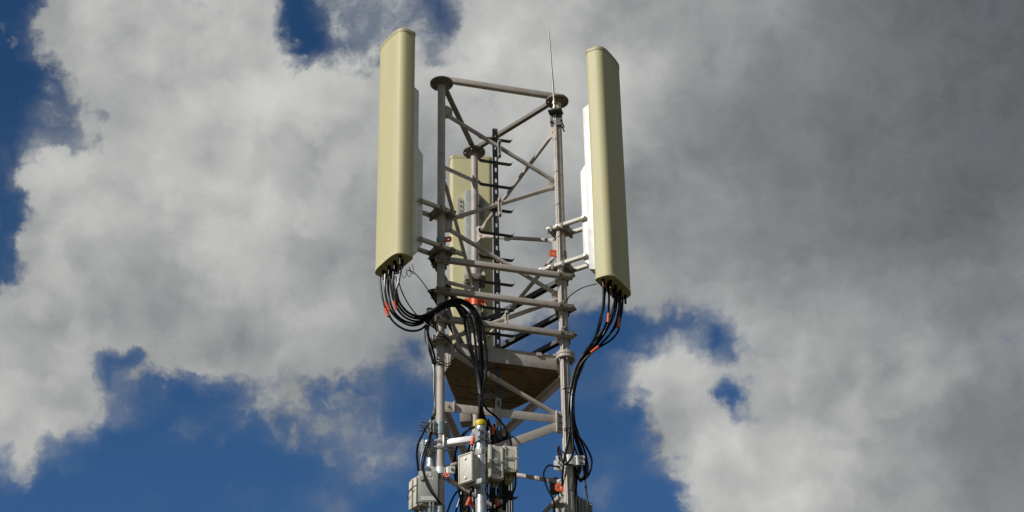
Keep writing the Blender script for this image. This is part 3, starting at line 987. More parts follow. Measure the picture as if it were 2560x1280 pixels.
LEFT = [
    (.0088, 'black', ((-0.8804,-0.55,11.3661),(-0.8694,-0.55,11.2695),(-0.852,-0.55,11.1587),(-0.8226,-0.55,11.0595),(-0.7625,-0.55,10.9459),(-0.6692,-0.56,10.8697),(-0.5773,-0.56,10.8648),(-0.5134,-0.56,10.9145),(-0.4525,-0.56,11.0079),(-0.3735,-0.53,11.0842),(-0.2878,-0.49,11.1231),(-0.2326,-0.47,11.0654),(-0.2176,-0.46,10.9439),(-0.1906,-0.45,10.787),(-0.1489,-0.42,10.6255),(-0.1196,-0.41,10.4361),(-0.1145,-0.46,10.1974),(-0.139,-0.51,10.0144),(-0.1661,-0.53,9.9014),(-0.1814,-0.53,9.7901))),
    (.0088, 'black', ((-0.8346,-0.6,11.3623),(-0.8355,-0.6,11.2292),(-0.8154,-0.59,11.1069),(-0.7776,-0.58,11.0143),(-0.7095,-0.57,10.9435),(-0.6232,-0.57,10.9025),(-0.5377,-0.57,10.9302),(-0.4585,-0.57,11.0235),(-0.3794,-0.54,11.1035),(-0.2876,-0.5,11.1425),(-0.22,-0.48,11.0845),(-0.1989,-0.47,10.9555),(-0.1721,-0.46,10.7806),(-0.1366,-0.43,10.6193),(-0.1104,-0.42,10.4301),(-0.1027,-0.42,10.2202),(-0.0947,-0.38,10.132),(-0.0746,-0.3,10.0973),(-0.0635,-0.28,9.9877))),
    (.0088, 'black', ((-0.8131,-0.58,11.3195),(-0.8083,-0.58,11.2123),(-0.788,-0.58,11.0947),(-0.7471,-0.57,11.0057),(-0.67,-0.56,10.9456),(-0.5779,-0.56,10.9298),(-0.5015,-0.56,10.9759),(-0.4346,-0.55,11.065),(-0.3643,-0.53,11.1244),(-0.2783,-0.5,11.157),(-0.1891,-0.47,11.1198),(-0.1341,-0.45,11.0218),(-0.1136,-0.44,10.8461),(-0.1029,-0.42,10.6427),(-0.0983,-0.41,10.4358),(-0.0995,-0.41,10.2607),(-0.0735,-0.38,10.1386),(-0.0352,-0.33,10.0799),(-0.0151,-0.3,9.9931))),
    (.0088, 'black', ((-0.7985,-0.64,11.3503),(-0.7878,-0.63,11.2238),(-0.7616,-0.62,11.0906),(-0.7089,-0.6,10.9934),(-0.6356,-0.58,10.947),(-0.5558,-0.58,10.9387),(-0.4826,-0.58,10.9957),(-0.4159,-0.56,11.0803),(-0.3486,-0.54,11.1361),(-0.2626,-0.51,11.1615),(-0.1764,-0.48,11.1353),(-0.1184,-0.46,11.0445),(-0.095,-0.45,10.8578),(-0.0844,-0.43,10.6543),(-0.089,-0.42,10.4474),(-0.0934,-0.42,10.2548),(-0.0553,-0.39,10.1396),(-0.0107,-0.33,10.1141),(0.0028,-0.3,9.9756))),
    (.0088, 'black', ((-0.767,-0.66,11.3701),(-0.7684,-0.65,11.2252),(-0.7459,-0.63,11.0986),(-0.6965,-0.61,11.0087),(-0.6231,-0.59,10.9623),(-0.5434,-0.59,10.9612),(-0.4702,-0.59,11.0146),(-0.4033,-0.57,11.0884),(-0.3332,-0.54,11.1249),(-0.2564,-0.51,11.1467),(-0.1643,-0.48,11.0911),(-0.1158,-0.46,10.9606),(-0.1048,-0.45,10.7678),(-0.0971,-0.43,10.5832),(-0.1047,-0.42,10.3773),(-0.1089,-0.42,10.2029),(-0.1472,-0.3,10.0983),(-0.2028,-0.25,9.9718),(-0.2163,-0.2,9.7941),(-0.2,-0.15,9.5166),(-0.1949,-0.15,9.3171))),
    (.0088, 'black', ((-0.7556,-0.62,11.3184),(-0.7446,-0.62,11.1929),(-0.719,-0.61,11.0891),(-0.66,-0.6,11.0073),(-0.5864,-0.59,10.9727),(-0.513,-0.59,10.9934),(-0.4399,-0.58,11.0533),(-0.3728,-0.56,11.1163),(-0.287,-0.53,11.1563),(-0.1949,-0.49,11.1439),(-0.103,-0.46,11.0334),(-0.0705,-0.45,10.8394),(-0.0567,-0.43,10.6718),(-0.0703,-0.42,10.5001),(-0.0927,-0.42,10.3596),(-0.0633,-0.4,10.2659),(0.0116,-0.36,10.2113),(0.077,-0.38,10.1089),(0.1146,-0.41,9.9986),(0.1281,-0.42,9.8938))),
    (.0088, 'black', ((-0.7234,-0.66,11.3435),(-0.7405,-0.65,11.2101),(-0.7522,-0.64,11.1361),(-0.7268,-0.63,11.0473),(-0.6593,-0.61,10.9719),(-0.5736,-0.6,10.9444),(-0.4941,-0.6,10.9687),(-0.4272,-0.59,11.0322),(-0.3543,-0.56,11.0868),(-0.2687,-0.52,11.1184),(-0.1829,-0.49,11.0338),(-0.1471,-0.46,10.8704),(-0.133,-0.44,10.6846),(-0.1099,-0.43,10.4948),(-0.0931,-0.43,10.2839),(-0.0999,-0.42,10.1854),(-0.1423,-0.2,10.1023),(-0.1659,-0.1,9.9159),(-0.1587,-0.1,9.542),(-0.1597,-0.1,9.3418))),
    (.0088, 'black', ((-0.7095,-0.7,11.3539),(-0.7238,-0.69,11.2353),(-0.7445,-0.68,11.1467),(-0.7134,-0.66,11.0498),(-0.6464,-0.63,10.9808),(-0.5608,-0.62,10.957),(-0.4814,-0.62,10.9848),(-0.4086,-0.6,11.062),(-0.3356,-0.57,11.1313),(-0.2499,-0.53,11.1595),(-0.1516,-0.49,11.1139),(-0.0849,-0.46,10.9711),(-0.0616,-0.45,10.796),(-0.051,-0.44,10.6121),(-0.0768,-0.43,10.4414),(-0.0989,-0.43,10.3189),(-0.1335,-0.42,10.1167),(-0.2173,-0.25,10.1517),(-0.2639,-0.2,10.111),(-0.2978,-0.18,10.0118),(-0.2918,-0.18,9.84),(-0.2654,-0.16,9.6467),(-0.2572,-0.15,9.318))),
]
LEFT += [
    (.0085, 'black', ((-0.0673,-0.36,10.1846),(-0.05,-0.34,10.109),(-0.039,-0.32,9.9995),(-0.0346,-0.3,9.8395),(-0.0377,-0.28,9.5135),(-0.0398,-0.28,9.282))),
    (.0085, 'black', ((-0.0492,-0.34,10.2027),(-0.0258,-0.32,10.12),(-0.0178,-0.3,10.0275),(-0.0046,-0.28,9.85),(-0.008,-0.26,9.5235),(-0.0103,-0.26,9.2918))),
    (.0085, 'black', ((-0.0881,-0.38,10.2082),(-0.0709,-0.36,10.1153),(-0.0599,-0.34,10.0058),(-0.0582,-0.32,9.8629),(-0.0641,-0.3,9.5367),(-0.0692,-0.3,9.2723))),
    (.0085, 'black', ((-0.1645,-0.34,10.1418),(-0.2073,-0.32,10.1121),(-0.244,-0.3,10.0755),(-0.2807,-0.28,10.0079),(-0.3053,-0.26,9.8992),(-0.2995,-0.25,9.7514),(-0.2699,-0.24,9.6315),(-0.2346,-0.24,9.4373))),
    (.0075, 'black', ((-0.0011,-0.33,10.166),(0.0099,-0.3,10.0789),(0.027,-0.28,9.9864),(0.0371,-0.27,9.8208))),
    (.0075, 'black', ((-0.4832,-0.56,10.9938),(-0.5088,-0.54,11.0615),(-0.488,-0.52,11.0885),(-0.4422,-0.5,11.0859),(-0.4179,-0.49,11.1397),(-0.3496,-0.5,11.1691))),
    (.0110, 'grime', ((-0.4893,-0.56,10.9866),(-0.5137,-0.55,10.9207),(-0.5103,-0.54,10.8187),(-0.4886,-0.53,10.7063),(-0.4651,-0.385,10.6868),(-0.4462,-0.385,10.5794),(-0.4427,-0.385,10.4554),(-0.4451,-0.385,10.3149),(-0.4538,-0.385,10.2278))),
    (.0085, 'black', ((-0.5017,-0.55,10.964),(-0.52,-0.54,10.8981),(-0.517,-0.52,10.8024),(-0.4866,-0.5,10.7353),(-0.4745,-0.385,10.7228),(-0.4586,-0.385,10.5974),(-0.4578,-0.385,10.4379),(-0.4511,-0.385,10.2975),(-0.4718,-0.385,10.1933),(-0.5225,-0.47,10.0423),(-0.5669,-0.46,9.946),(-0.5815,-0.45,9.8668),(-0.575,-0.44,9.7708),(-0.5656,-0.43,9.6752))),
    (.0080, 'black', ((-0.4893,-0.55,10.9421),(-0.5018,-0.53,10.868),(-0.4779,-0.49,10.7772),(-0.4561,-0.385,10.7405),(-0.4403,-0.385,10.615),(-0.4364,-0.385,10.42),(-0.4449,-0.385,10.2625),(-0.4626,-0.385,10.1758),(-0.4751,-0.46,10.0816),(-0.4837,-0.46,10.0131),(-0.5036,-0.47,9.8886),(-0.5267,-0.47,9.7874),(-0.532,-0.47,9.7035),(-0.5099,-0.49,9.5922),(-0.4738,-0.5,9.5101),(-0.4298,-0.49,9.4487),(-0.3979,-0.47,9.4127))),
    (.0080, 'black', ((-0.46,-0.385,10.2453),(-0.4686,-0.385,10.1551),(-0.4812,-0.44,10.0072),(-0.5134,-0.45,9.927),(-0.5453,-0.45,9.8155),(-0.5473,-0.45,9.691))),
    (.0095, 'grime', ((-0.4375,-0.385,10.6864),(-0.4399,-0.385,10.5261),(-0.4302,-0.385,10.3848),(-0.4327,-0.385,10.2449),(-0.4474,-0.385,10.141))),
]
cable_bundle('cable_bundle', 'thick bundle of black cables looping from left antenna over left leg', (-0.4556,-0.56,11.0079), LEFT, tags=(
    ((-0.8271,-0.6,11.0934), (-0.7958,-0.59,11.0301), .0125), ((-0.8348,-0.555,11.0674), (-0.806,-0.555,10.9978), .0125), ((-0.7604,-0.645,11.0819), (-0.7419,-0.625,11.0143), .0118),
    ((-0.157,-0.525,9.9448), (-0.1721,-0.535,9.8716), .014), ((-0.0224,-0.35,10.1376), (-0.0077,-0.325,10.1134), .018), ((-0.0138,-0.33,10.1038), (-0.0111,-0.32,10.0817), .011)),
    ties=(((-0.5305,-0.6,10.9149),(-0.493,-0.62,10.8766),(-0.4446,-0.62,10.9735),(-0.4767,-0.58,11.0465),(-0.5327,-0.55,11.0008)), ((-0.1472,-0.4,10.4072),(-0.1075,-0.45,10.3598),(-0.0681,-0.42,10.3944)), ((-0.1388,-0.4,10.2914),(-0.1022,-0.45,10.2446),(-0.066,-0.42,10.2823)),
          ((-0.47,-0.36,10.9077),(-0.4426,-0.45,10.8699),(-0.3985,-0.49,10.8481),(-0.356,-0.47,10.849),(-0.3299,-0.4,10.8557)), ((-0.4802,-0.42,10.8347),(-0.4413,-0.49,10.8199),(-0.3979,-0.51,10.8141),(-0.3557,-0.48,10.8248),(-0.3299,-0.4,10.8449)),
          ((-0.4341,-0.5,10.6133),(-0.3918,-0.49,10.6259),(-0.3561,-0.45,10.6282),(-0.3034,-0.34,10.7369)), ((-0.434,-0.5,10.5849),(-0.3917,-0.49,10.6046),(-0.3622,-0.45,10.6069),(-0.3389,-0.4,10.6438))))

RIGHT = [
    (.0085, 'black', ((0.8622,-0.44,11.3541),(0.8526,-0.43,11.1676),(0.836,-0.41,11.0335),(0.7994,-0.37,10.9275),(0.7549,-0.33,10.8583),(0.6827,-0.27,10.7763),(0.6282,-0.22,10.6737),(0.597,-0.2,10.5426),(0.5771,-0.19,10.3781),(0.5731,-0.19,10.2374),(0.5606,-0.19,10.1154),(0.5356,-0.2,9.9891),(0.517,-0.22,9.8754),(0.5059,-0.2,9.784),(0.5046,-0.17,9.7152))),
    (.0085, 'black', ((0.9071,-0.41,11.3543),(0.9004,-0.4,11.1676),(0.8837,-0.39,11.0454),(0.8273,-0.36,10.9187),(0.7609,-0.32,10.8425),(0.692,-0.26,10.7678),(0.6371,-0.22,10.6628),(0.6029,-0.2,10.5318),(0.5888,-0.2,10.3651),(0.5915,-0.19,10.2372),(0.6071,-0.18,10.1378),(0.6373,-0.17,10.0215),(0.6643,-0.16,9.906),(0.6711,-0.15,9.8257),(0.6462,-0.14,9.7939),(0.6118,-0.12,9.8393),(0.5844,-0.1,9.9226))),
    (.0085, 'black', ((0.9389,-0.38,11.336),(0.9502,-0.37,11.2157),(0.9335,-0.37,11.1088),(0.8827,-0.36,10.9909),(0.8119,-0.33,10.8938),(0.7485,-0.3,10.8259),(0.6856,-0.25,10.7522),(0.6365,-0.21,10.6328),(0.6084,-0.19,10.5019),(0.6007,-0.19,10.3425),(0.6039,-0.18,10.2356),(0.6225,-0.17,10.1362),(0.6554,-0.16,10.0095),(0.6824,-0.15,9.894),(0.6803,-0.14,9.8207),(0.6404,-0.13,9.7925),(0.6057,-0.11,9.831),(0.5893,-0.09,9.8763))),
    (.0085, 'black', ((0.9645,-0.36,11.3299),(0.9626,-0.35,11.195),(0.9234,-0.35,11.07),(0.8574,-0.33,10.9515),(0.7864,-0.31,10.8556),(0.7077,-0.27,10.7832),(0.6468,-0.23,10.6818),(0.6128,-0.2,10.5566),(0.5991,-0.19,10.3955),(0.6012,-0.18,10.2497),(0.6315,-0.16,10.1208),(0.6674,-0.15,9.9941),(0.6914,-0.14,9.8822),(0.6773,-0.13,9.8124),(0.6352,-0.12,9.8116),(0.5958,-0.1,9.8983))),
    (.0085, 'black', ((0.9903,-0.33,11.319),(0.9821,-0.33,11.1926),(0.9551,-0.33,11.0637),(0.9015,-0.32,10.9571),(0.8241,-0.31,10.8696),(0.736,-0.28,10.8057),(0.6662,-0.24,10.7188),(0.6267,-0.2,10.6066),(0.6103,-0.18,10.4543),(0.6116,-0.17,10.2833),(0.6419,-0.15,10.1541),(0.6837,-0.14,10.0201),(0.7011,-0.13,9.8943),(0.6836,-0.12,9.8109),(0.641,-0.11,9.7964))),
    (.0085, 'black', ((1.0195,-0.3,11.3118),(1.0083,-0.3,11.1928),(0.9843,-0.31,11.0722),(0.9685,-0.31,10.9916),(0.9095,-0.31,10.9121),(0.8139,-0.31,10.8443),(0.7292,-0.28,10.7877),(0.6596,-0.24,10.7045),(0.6194,-0.21,10.5793),(0.5962,-0.2,10.4075),(0.6037,-0.19,10.237),(0.6201,-0.18,10.1655),(0.6843,-0.17,10.0658),(0.7296,-0.16,9.9567),(0.724,-0.15,9.8694),(0.695,-0.14,9.8068),(0.6554,-0.13,9.7889))),
    (.0085, 'black', ((1.0024,-0.28,11.3361),(0.9933,-0.29,11.1993),(0.9741,-0.3,11.1192),(0.9482,-0.31,11.0286),(0.8728,-0.31,10.9272),(0.7924,-0.3,10.8398),(0.7171,-0.26,10.7783),(0.656,-0.22,10.6733),(0.6218,-0.19,10.5374),(0.5916,-0.2,10.3545),(0.5909,-0.2,10.2245),(0.5932,-0.21,10.1038),(0.592,-0.23,9.9717),(0.5651,-0.25,9.8925),(0.5279,-0.25,9.8554),(0.5023,-0.24,9.9057),(0.493,-0.22,9.9959),(0.4852,-0.2,10.0312),(0.4788,-0.19,10.0126),(0.4917,-0.19,9.9264))),
    (.0080, 'black', ((0.8814,-0.43,11.3566),(0.8718,-0.42,11.2552),(0.8549,-0.41,11.125),(0.8175,-0.38,11.0086),(0.7813,-0.34,10.9135),(0.7242,-0.3,10.8408),(0.6546,-0.25,10.7527),(0.6114,-0.22,10.6272),(0.5864,-0.2,10.4964),(0.5674,-0.19,10.3606),(0.5756,-0.19,10.2164),(0.5878,-0.18,10.1033),(0.6271,-0.16,9.9753),(0.6486,-0.15,9.8773),(0.6261,-0.13,9.82))),
    (.0075, 'black', ((0.9779,-0.34,11.3314),(0.9422,-0.34,11.2239),(0.896,-0.34,11.0767),(0.8168,-0.33,10.9448),(0.7307,-0.3,10.848),(0.6354,-0.24,10.7228),(0.5915,-0.21,10.5725),(0.5716,-0.2,10.4078),(0.565,-0.19,10.2726),(0.568,-0.18,10.1558),(0.6083,-0.15,10.0503),(0.6388,-0.12,9.9281),(0.612,-0.1,9.8295))),
    (.0075, 'black', ((0.677,-0.13,9.8022),(0.6808,-0.13,9.734),(0.6871,-0.13,9.6492),(0.6952,-0.13,9.5312),(0.6986,-0.12,9.3528))),
    (.0060, 'black', ((0.6121,-0.12,9.8495),(0.6403,-0.12,9.7808),(0.6583,-0.13,9.7854),(0.656,-0.13,9.8093))),
    (.0090, 'black', ((0.5973,-0.08,9.9333),(0.6059,-0.08,9.8129),(0.611,-0.09,9.6883),(0.6175,-0.09,9.5027))),
    (.0090, 'black', ((0.6087,-0.1,9.9222),(0.6137,-0.1,9.785),(0.5973,-0.12,9.6557),(0.5793,-0.14,9.5713),(0.5697,-0.14,9.4442))),
    (.0090, 'black', ((0.5925,-0.06,9.9615),(0.595,-0.05,9.8292),(0.5995,-0.05,9.6756),(0.603,-0.05,9.49))),
    (.0070, 'black', ((0.4895,-0.21,9.8538),(0.4538,-0.2,9.8666),(0.4034,-0.17,9.8905),(0.3692,-0.16,9.8416),(0.3707,-0.16,9.7734),(0.3959,-0.16,9.6882),(0.4326,-0.17,9.598),(0.4442,-0.17,9.4639))),
]
cable_bundle('cable_bundle', 'bundle of black cables sweeping from right antenna down the right leg', (0.7292,-0.28,10.7877), RIGHT, tags=(
    ((0.7492,-0.335,10.7829), (0.8097,-0.335,10.8363), .012), ((0.8946,-0.4,11.0977), (0.8888,-0.395,11.0202), .0125), ((0.976,-0.32,11.1103), (0.9691,-0.325,11.0189), .013), ((0.8771,-0.45,11.3436), (0.8758,-0.45,11.3064), .010)),
    ties=(((0.5298,-0.18,10.5517),(0.5556,-0.24,10.5232),(0.5983,-0.25,10.5203),(0.6192,-0.18,10.5469)), ((0.5231,-0.17,10.1795),(0.5522,-0.23,10.1731),(0.5885,-0.24,10.1739),(0.6216,-0.16,10.1977))))

THIN = [
    ('thin black wire hanging slack from the left antenna to the left leg', .0042, ((-0.659,-0.72,11.3141),(-0.6072,-0.7,11.3007),(-0.5558,-0.66,11.2599),(-0.5017,-0.6,11.2061),(-0.4628,-0.55,11.1643),(-0.4362,-0.5,11.1335))),
    ('thin black wire running from left antenna cables down across the platform edge', .0048, ((-0.7315,-0.66,11.2623),(-0.6998,-0.65,11.1582),(-0.6476,-0.62,11.0598),(-0.5683,-0.58,10.9678),(-0.4775,-0.53,10.9219),(-0.3799,-0.5,10.8561),(-0.3253,-0.47,10.8054),(-0.2584,-0.44,10.7401),(-0.1733,-0.41,10.6676),(-0.1371,-0.4,10.5839),(-0.1196,-0.4,10.4597),(-0.1114,-0.41,10.2957))),
    ('thin black wire arching from the right antenna foot to the right leg', .0042, ((0.8114,-0.45,11.3408),(0.7572,-0.4,11.3592),(0.7002,-0.33,11.383),(0.6389,-0.26,11.3841),(0.599,-0.2,11.382),(0.5806,-0.15,11.3654))),
    ('thin black wire dropping alongside the right cable bundle toward its bend', .0045, ((0.8648,-0.44,11.2536),(0.8482,-0.43,11.1308),(0.8168,-0.41,11.0154),(0.792,-0.36,10.8829))),
    ('thin black wire hanging loose below the bend of the right bundle', .0045, ((0.718,-0.27,10.8157),(0.6906,-0.25,10.7161),(0.6515,-0.22,10.6266),(0.619,-0.2,10.5566),(0.6053,-0.19,10.502))),
]
for lab, rr, pts in THIN:
    tag(MB().tube(pts, rr, n=6).build('loose_wire', 'black'), lab, 'wire')
lw = MB()
for pts in ((((-0.7053,-0.72,11.3258),(-0.6952,-0.72,11.2593),(-0.6797,-0.72,11.2444),(-0.6676,-0.72,11.2663),(-0.6651,-0.72,11.3105)),((-0.6678,-0.73,11.3113),(-0.6517,-0.73,11.2522),(-0.6333,-0.73,11.2519),(-0.6306,-0.73,11.2887),(-0.6403,-0.73,11.3331)),((-0.646,-0.74,11.3266),(-0.627,-0.74,11.2747),(-0.6085,-0.74,11.2671),(-0.6088,-0.74,11.3002),(-0.6217,-0.74,11.3558)))):
    lw.tube(pts, .0022, n=6)
tag(lw.build('wire_loops', 'black'), 'tiny wire loops dangling under the left antenna foot', 'wire')

# cables that climb the ladder behind the boxes
LC = []
for i, (px0, px1) in enumerate(()):
    pass
ladder_cables = (((0.0286,-0.19,10.1751),(0.0297,-0.2,9.9961),(0.0335,-0.2,9.7906),(0.0346,-0.2,9.6214),(0.0326,-0.2,9.4541),(0.0315,-0.2,9.0924)),((0.0497,-0.19,10.1539),(0.0479,-0.2,9.9959),(0.0521,-0.2,9.7904),(0.0525,-0.2,9.6212),(0.0505,-0.2,9.4539),(0.0491,-0.2,9.0921)),((0.0708,-0.19,10.1327),(0.0661,-0.2,9.9956),(0.0708,-0.2,9.7901),(0.0705,-0.2,9.6209),(0.0684,-0.2,9.4536),(0.0667,-0.2,9.0919)),((0.0926,-0.19,10.1742),(0.0843,-0.2,9.9954),(0.0894,-0.2,9.7898),(0.0884,-0.2,9.6207),(0.0862,-0.2,9.4534),(0.0844,-0.2,9.0916)),((0.1137,-0.19,10.153),(0.1024,-0.2,9.9951),(0.1081,-0.2,9.7896),(0.1064,-0.2,9.6204),(0.1041,-0.2,9.4531),(0.102,-0.2,9.0914)),((0.1347,-0.19,10.1318),(0.1206,-0.2,9.9949),(0.1268,-0.2,9.7893),(0.1243,-0.2,9.6202),(0.1219,-0.2,9.4529),(0.1197,-0.2,9.0911)))
cable_bundle('cable_bundle', 'straight black cables running up the ladder behind the beige boxes', (0.07,-0.2,9.5873), [(.0105, 'black', p) for p in ladder_cables])

# ------------------------------------------------------------------ steel pipe with yellow cap and its arm
PB = V((-0.1048,-0.512,9.7585))
pipe = thing('mounting_pipe', 'upright galvanized pipe with a yellow plastic cap below the platform', 'pipe', (PB.x, PB.y, 7.8641))
pz = 10.0503
px, py = PB.x, PB.y
p_ = MB()
p_.cyl((px, py, pz - 2.2), (px, py, pz), .0385, n=28)
p_.build('tube', 'galv', pipe)
c_ = MB()
c_.lathe((px, py, 0), [(.0425, pz - .012), (.0435, pz - .010), (.0435, pz + .028), (.041, pz + .033), (.02, pz + .035)], 32)
c_.build('end_cap', 'yellow', pipe)
s_ = MB()
for zc, rr, hh in ((9.836, .047, .012), (9.8105, .045, .006), (9.5648, .0435, .010)):
    s_.lathe((px, py, zc), [(.038, -hh), (rr, -hh), (rr, hh), (.038, hh)], 32)
s_.build('ring_clamp', 'galv', pipe)
cl = MB()
zc = 9.9472
d_ = dirv(216)
t_ = dirv(306)
q = V((px, py, zc))
cl.box(q + d_ * .044, t_, d_, UP, .055, .004, .052)
cl.box(q - d_ * .046, t_, d_, UP, .055, .004, .052)
for sg in (-1, 1):
    for dz in (-.028, .028):
        cl.cyl(q + t_ * (sg * .047) - d_ * .062 + UP * dz, q + t_ * (sg * .047) + d_ * .06 + UP * dz, .006, n=8)
        cl.bolt(q + t_ * (sg * .047) + d_ * .048 + UP * dz, d_, .011, .009, 0)
clo = cl.build('clamp_plate', 'galvpaint', pipe, bevel=.001)
a0 = V((-0.3703,-0.44,9.9408))
a1 = V((px, py, 0))
ar = MB()
a1.z = a0.z
ar.bar(a0, V((px, py, a0.z)) - (a1 - a0).normalized() * .03, .046, .046)
ar.build('side_arm', 'white', pipe, bevel=.003)
zb = a0.z
k_ = MB()
ad = (V((px, py, zb)) - LEG['A'] - UP * zb); ad.z = 0; ad.normalize()
an = V((ad.y, -ad.x, 0))
for t in (-1, 1):
    k_.box(LEG['A'] + UP * zb + an * (LEG_R + .02) + ad * (t * .048), ad, an, UP, .006, .012, .050)
    for dz in (-.03, .03):
        pass
for dz in (-.026, .026):
    k_.cyl(LEG['A'] + UP * (zb + dz) + an * (LEG_R + .012) - ad * .11, LEG['A'] + UP * (zb + dz) + an * (LEG_R + .012) + ad * .075, .006, n=8)
    k_.cyl(LEG['A'] + UP * (zb + dz) - an * (LEG_R + .012) - ad * .11, LEG['A'] + UP * (zb + dz) - an * (LEG_R + .012) + ad * .075, .006, n=8)
k_.box(LEG['A'] + UP * zb - ad * .085, ad, an, UP, .02, .045, .045)
k_.build('leg_clamp', 'galvpaint', pipe, bevel=.001)
lb = MB()
for dz in (-.02, .03):
    lb.tube([(px + .034 * math.cos(t), py + .034 * math.sin(t) - .01, zc - .75 + dz + .004 * k) for k, t in enumerate((-2.6, -1.9, -1.2, -.5))], .004, n=6)


def strap(k, z, label, m, h, rods=True, ang=200, name='pole_band'):
    """band clamp round a leg with twin flat plates and threaded rods on one side"""
    root = thing(name, label, 'pole clamp', at(k, z))
    b = MB()
    b.lathe(at(k, z), [(LEG_R + .001, -h), (LEG_R + .006, -h), (LEG_R + .006, h), (LEG_R + .001, h)], 32)
    b.build('band', m, root)
    d = dirv(ang)
    n = V((d.y, -d.x, 0))
    p = MB()
    p.box(at(k, z) + d * (LEG_R + .03), d, n, UP, .030, .026, h * .8)
    for t in (.062, .086):
        p.box(at(k, z) + d * (LEG_R + t - .03), d, n, UP, .0045, .036, h * 1.05)
    p.build('flange_plate', 'galvpaint', root, bevel=.001)
    q = MB()
    for dz in (-.45, .45):
        for t in (-1, 1):
            c = at(k, z) + n * (t * .026) + UP * (dz * h)
            q.cyl(c + d * .03, c + d * (LEG_R + .13), .0055, n=8)
            q.bolt(c + d * (LEG_R + .062), d, .011, .009, 0)
            if t == 1:
                q.cyl(c - d * (LEG_R + .045), c - d * .02, .0055, n=8)
    q.build('threaded_rod', 'bolt', root)
    return root


strap('A', 10.0788, 'blue grey band clamp with threaded rods round left leg above the side arm', 'bluegrey', .052)
strap('A', 9.3757, 'blue grey band clamp round left leg at the bottom edge of the view', 'bluegrey', .06)

# silver strap bracket bolted across the left leg
z = 9.7182
sb = thing('strap_bracket', 'bent silver strap with two bolts across the left leg', 'bracket', at('A', z))
m_ = MB()
d = dirv(-48)
t = dirv(-138)
arc = []
pts2 = [(-.108, .016), (-.060, .020)] + [(-math.cos(rad(a)) * (LEG_R + .004), math.sin(rad(a)) * (LEG_R + .004)) for a in range(20, 161, 14)] + [(.048, .046), (.100, .050)]
sd_ = dirv(14)
fd_ = dirv(-76)
rs = []
for x, y in pts2:
    b0 = at('A', z) + sd_ * x + fd_ * y
    rs.append([b0 - UP * .028, b0 + fd_ * .005 - UP * .028, b0 + fd_ * .005 + UP * .028, b0 + UP * .028])
m_.rings(rs)
m_.build('strap', 'white', sb, bevel=.0)
b_ = MB()
for x, y in ((-.092, .022), (.080, .054)):
    b_.bolt(at('A', z) + sd_ * x + fd_ * y, fd_, .013, .010, .006, .008)
b_.build('bolt', 'bolt', sb)

# short pipe behind the left leg
q = V((-0.4816,-0.3,9.8798))
sp = thing('mounting_pipe', 'short galvanized pipe standing behind left leg above the grey box', 'pipe', (q.x, q.y, q.z - .5))
MB().cyl((q.x, q.y, q.z - .5), (q.x, q.y, q.z + .12), .035, n=24).build('tube', 'galv', sp)
MB().lathe((q.x, q.y, q.z - .065), [(.034, -.014), (.041, -.012), (.041, .010), (.034, .012)], 28).build('ring_clamp', 'galv', sp)
k_ = MB()
zz = 9.9734
dd = dirv(205)
nn = V((dd.y, -dd.x, 0))
c = V((q.x, q.y, zz))
k_.cyl(c - UP * .06, c + UP * .04, .037, n=20)
for t in (.045, .075):
    k_.box(c + dd * t, dd, nn, UP, .0045, .04, .052)
for dz in (-.03, .03):
    k_.cyl(c + dd * .02 + UP * dz + nn * .02, c + dd * .12 + UP * dz + nn * .02, .0055, n=8)
k_.build('clamp_plate', 'galvpaint', sp, bevel=.001)

# ------------------------------------------------------------------ electronics boxes


def local(c, ang):
    n = dirv(ang)
    x = V((-n.y, n.x, 0))
    return Matrix(((x.x, -n.x, 0, c[0]), (x.y, -n.y, 0, c[1]), (0, 0, 1, c[2]), (0, 0, 0, 1)))


def root_box(name, label, cat, c, group=None):
    return thing(name, label, cat, c, group)


# 1: tall beige box left of the capped pipe; origin at the centre of its front
X = local((-0.2164,-0.59,9.6474), 237)
b1 = root_box('junction_box', 'tall beige box with a framed cover left of the capped pipe', 'junction box', X.translation)
MB(X).abox(-.060, .060, .010, .105, -.120, .120).build('body', 'box', b1, bevel=.006)
f = MB(X)
f.abox(-.064, .064, -.004, .010, -.124, .124)
fo = f.build('cover', 'box', b1, bevel=.004)
f = MB(X)
for s0 in (-1, 1):
    f.abox(s0 * .056 - .004, s0 * .056 + .004, -.009, -.004, -.118, .118)
    f.abox(-.052, .052, -.009, -.004, s0 * .114 - .004, s0 * .114 + .004)
f.build('rim', 'box', fo, bevel=.0015)
f = MB(X)
for s0 in (-1, 1):
    f.cyl((0, -.004, s0 * .080), (0, -.012, s0 * .080), .010, n=16)
f.build('bolt', 'bolt', fo)
MB(X).abox(-.008, .012, -.0055, -.0042, -.012, .028).build('label_plate', 'label', fo)
f = MB(X)
f.abox(-.02, .075, .02, .09, -.140, -.132)
f.abox(.066, .12, .03, .038, -.14, -.10)
f.abox(.066, .12, .03, .038, .10, .15)
f.build('mount_foot', 'boxgrey', b1, bevel=.001)
f = MB(X)
f.cyl((.02, .05, -.132), (.02, .05, -.175), .013, n=12)
f.cyl((.02, .05, .128), (.02, .05, .165), .013, n=12)
f.build('gland', 'black', b1)


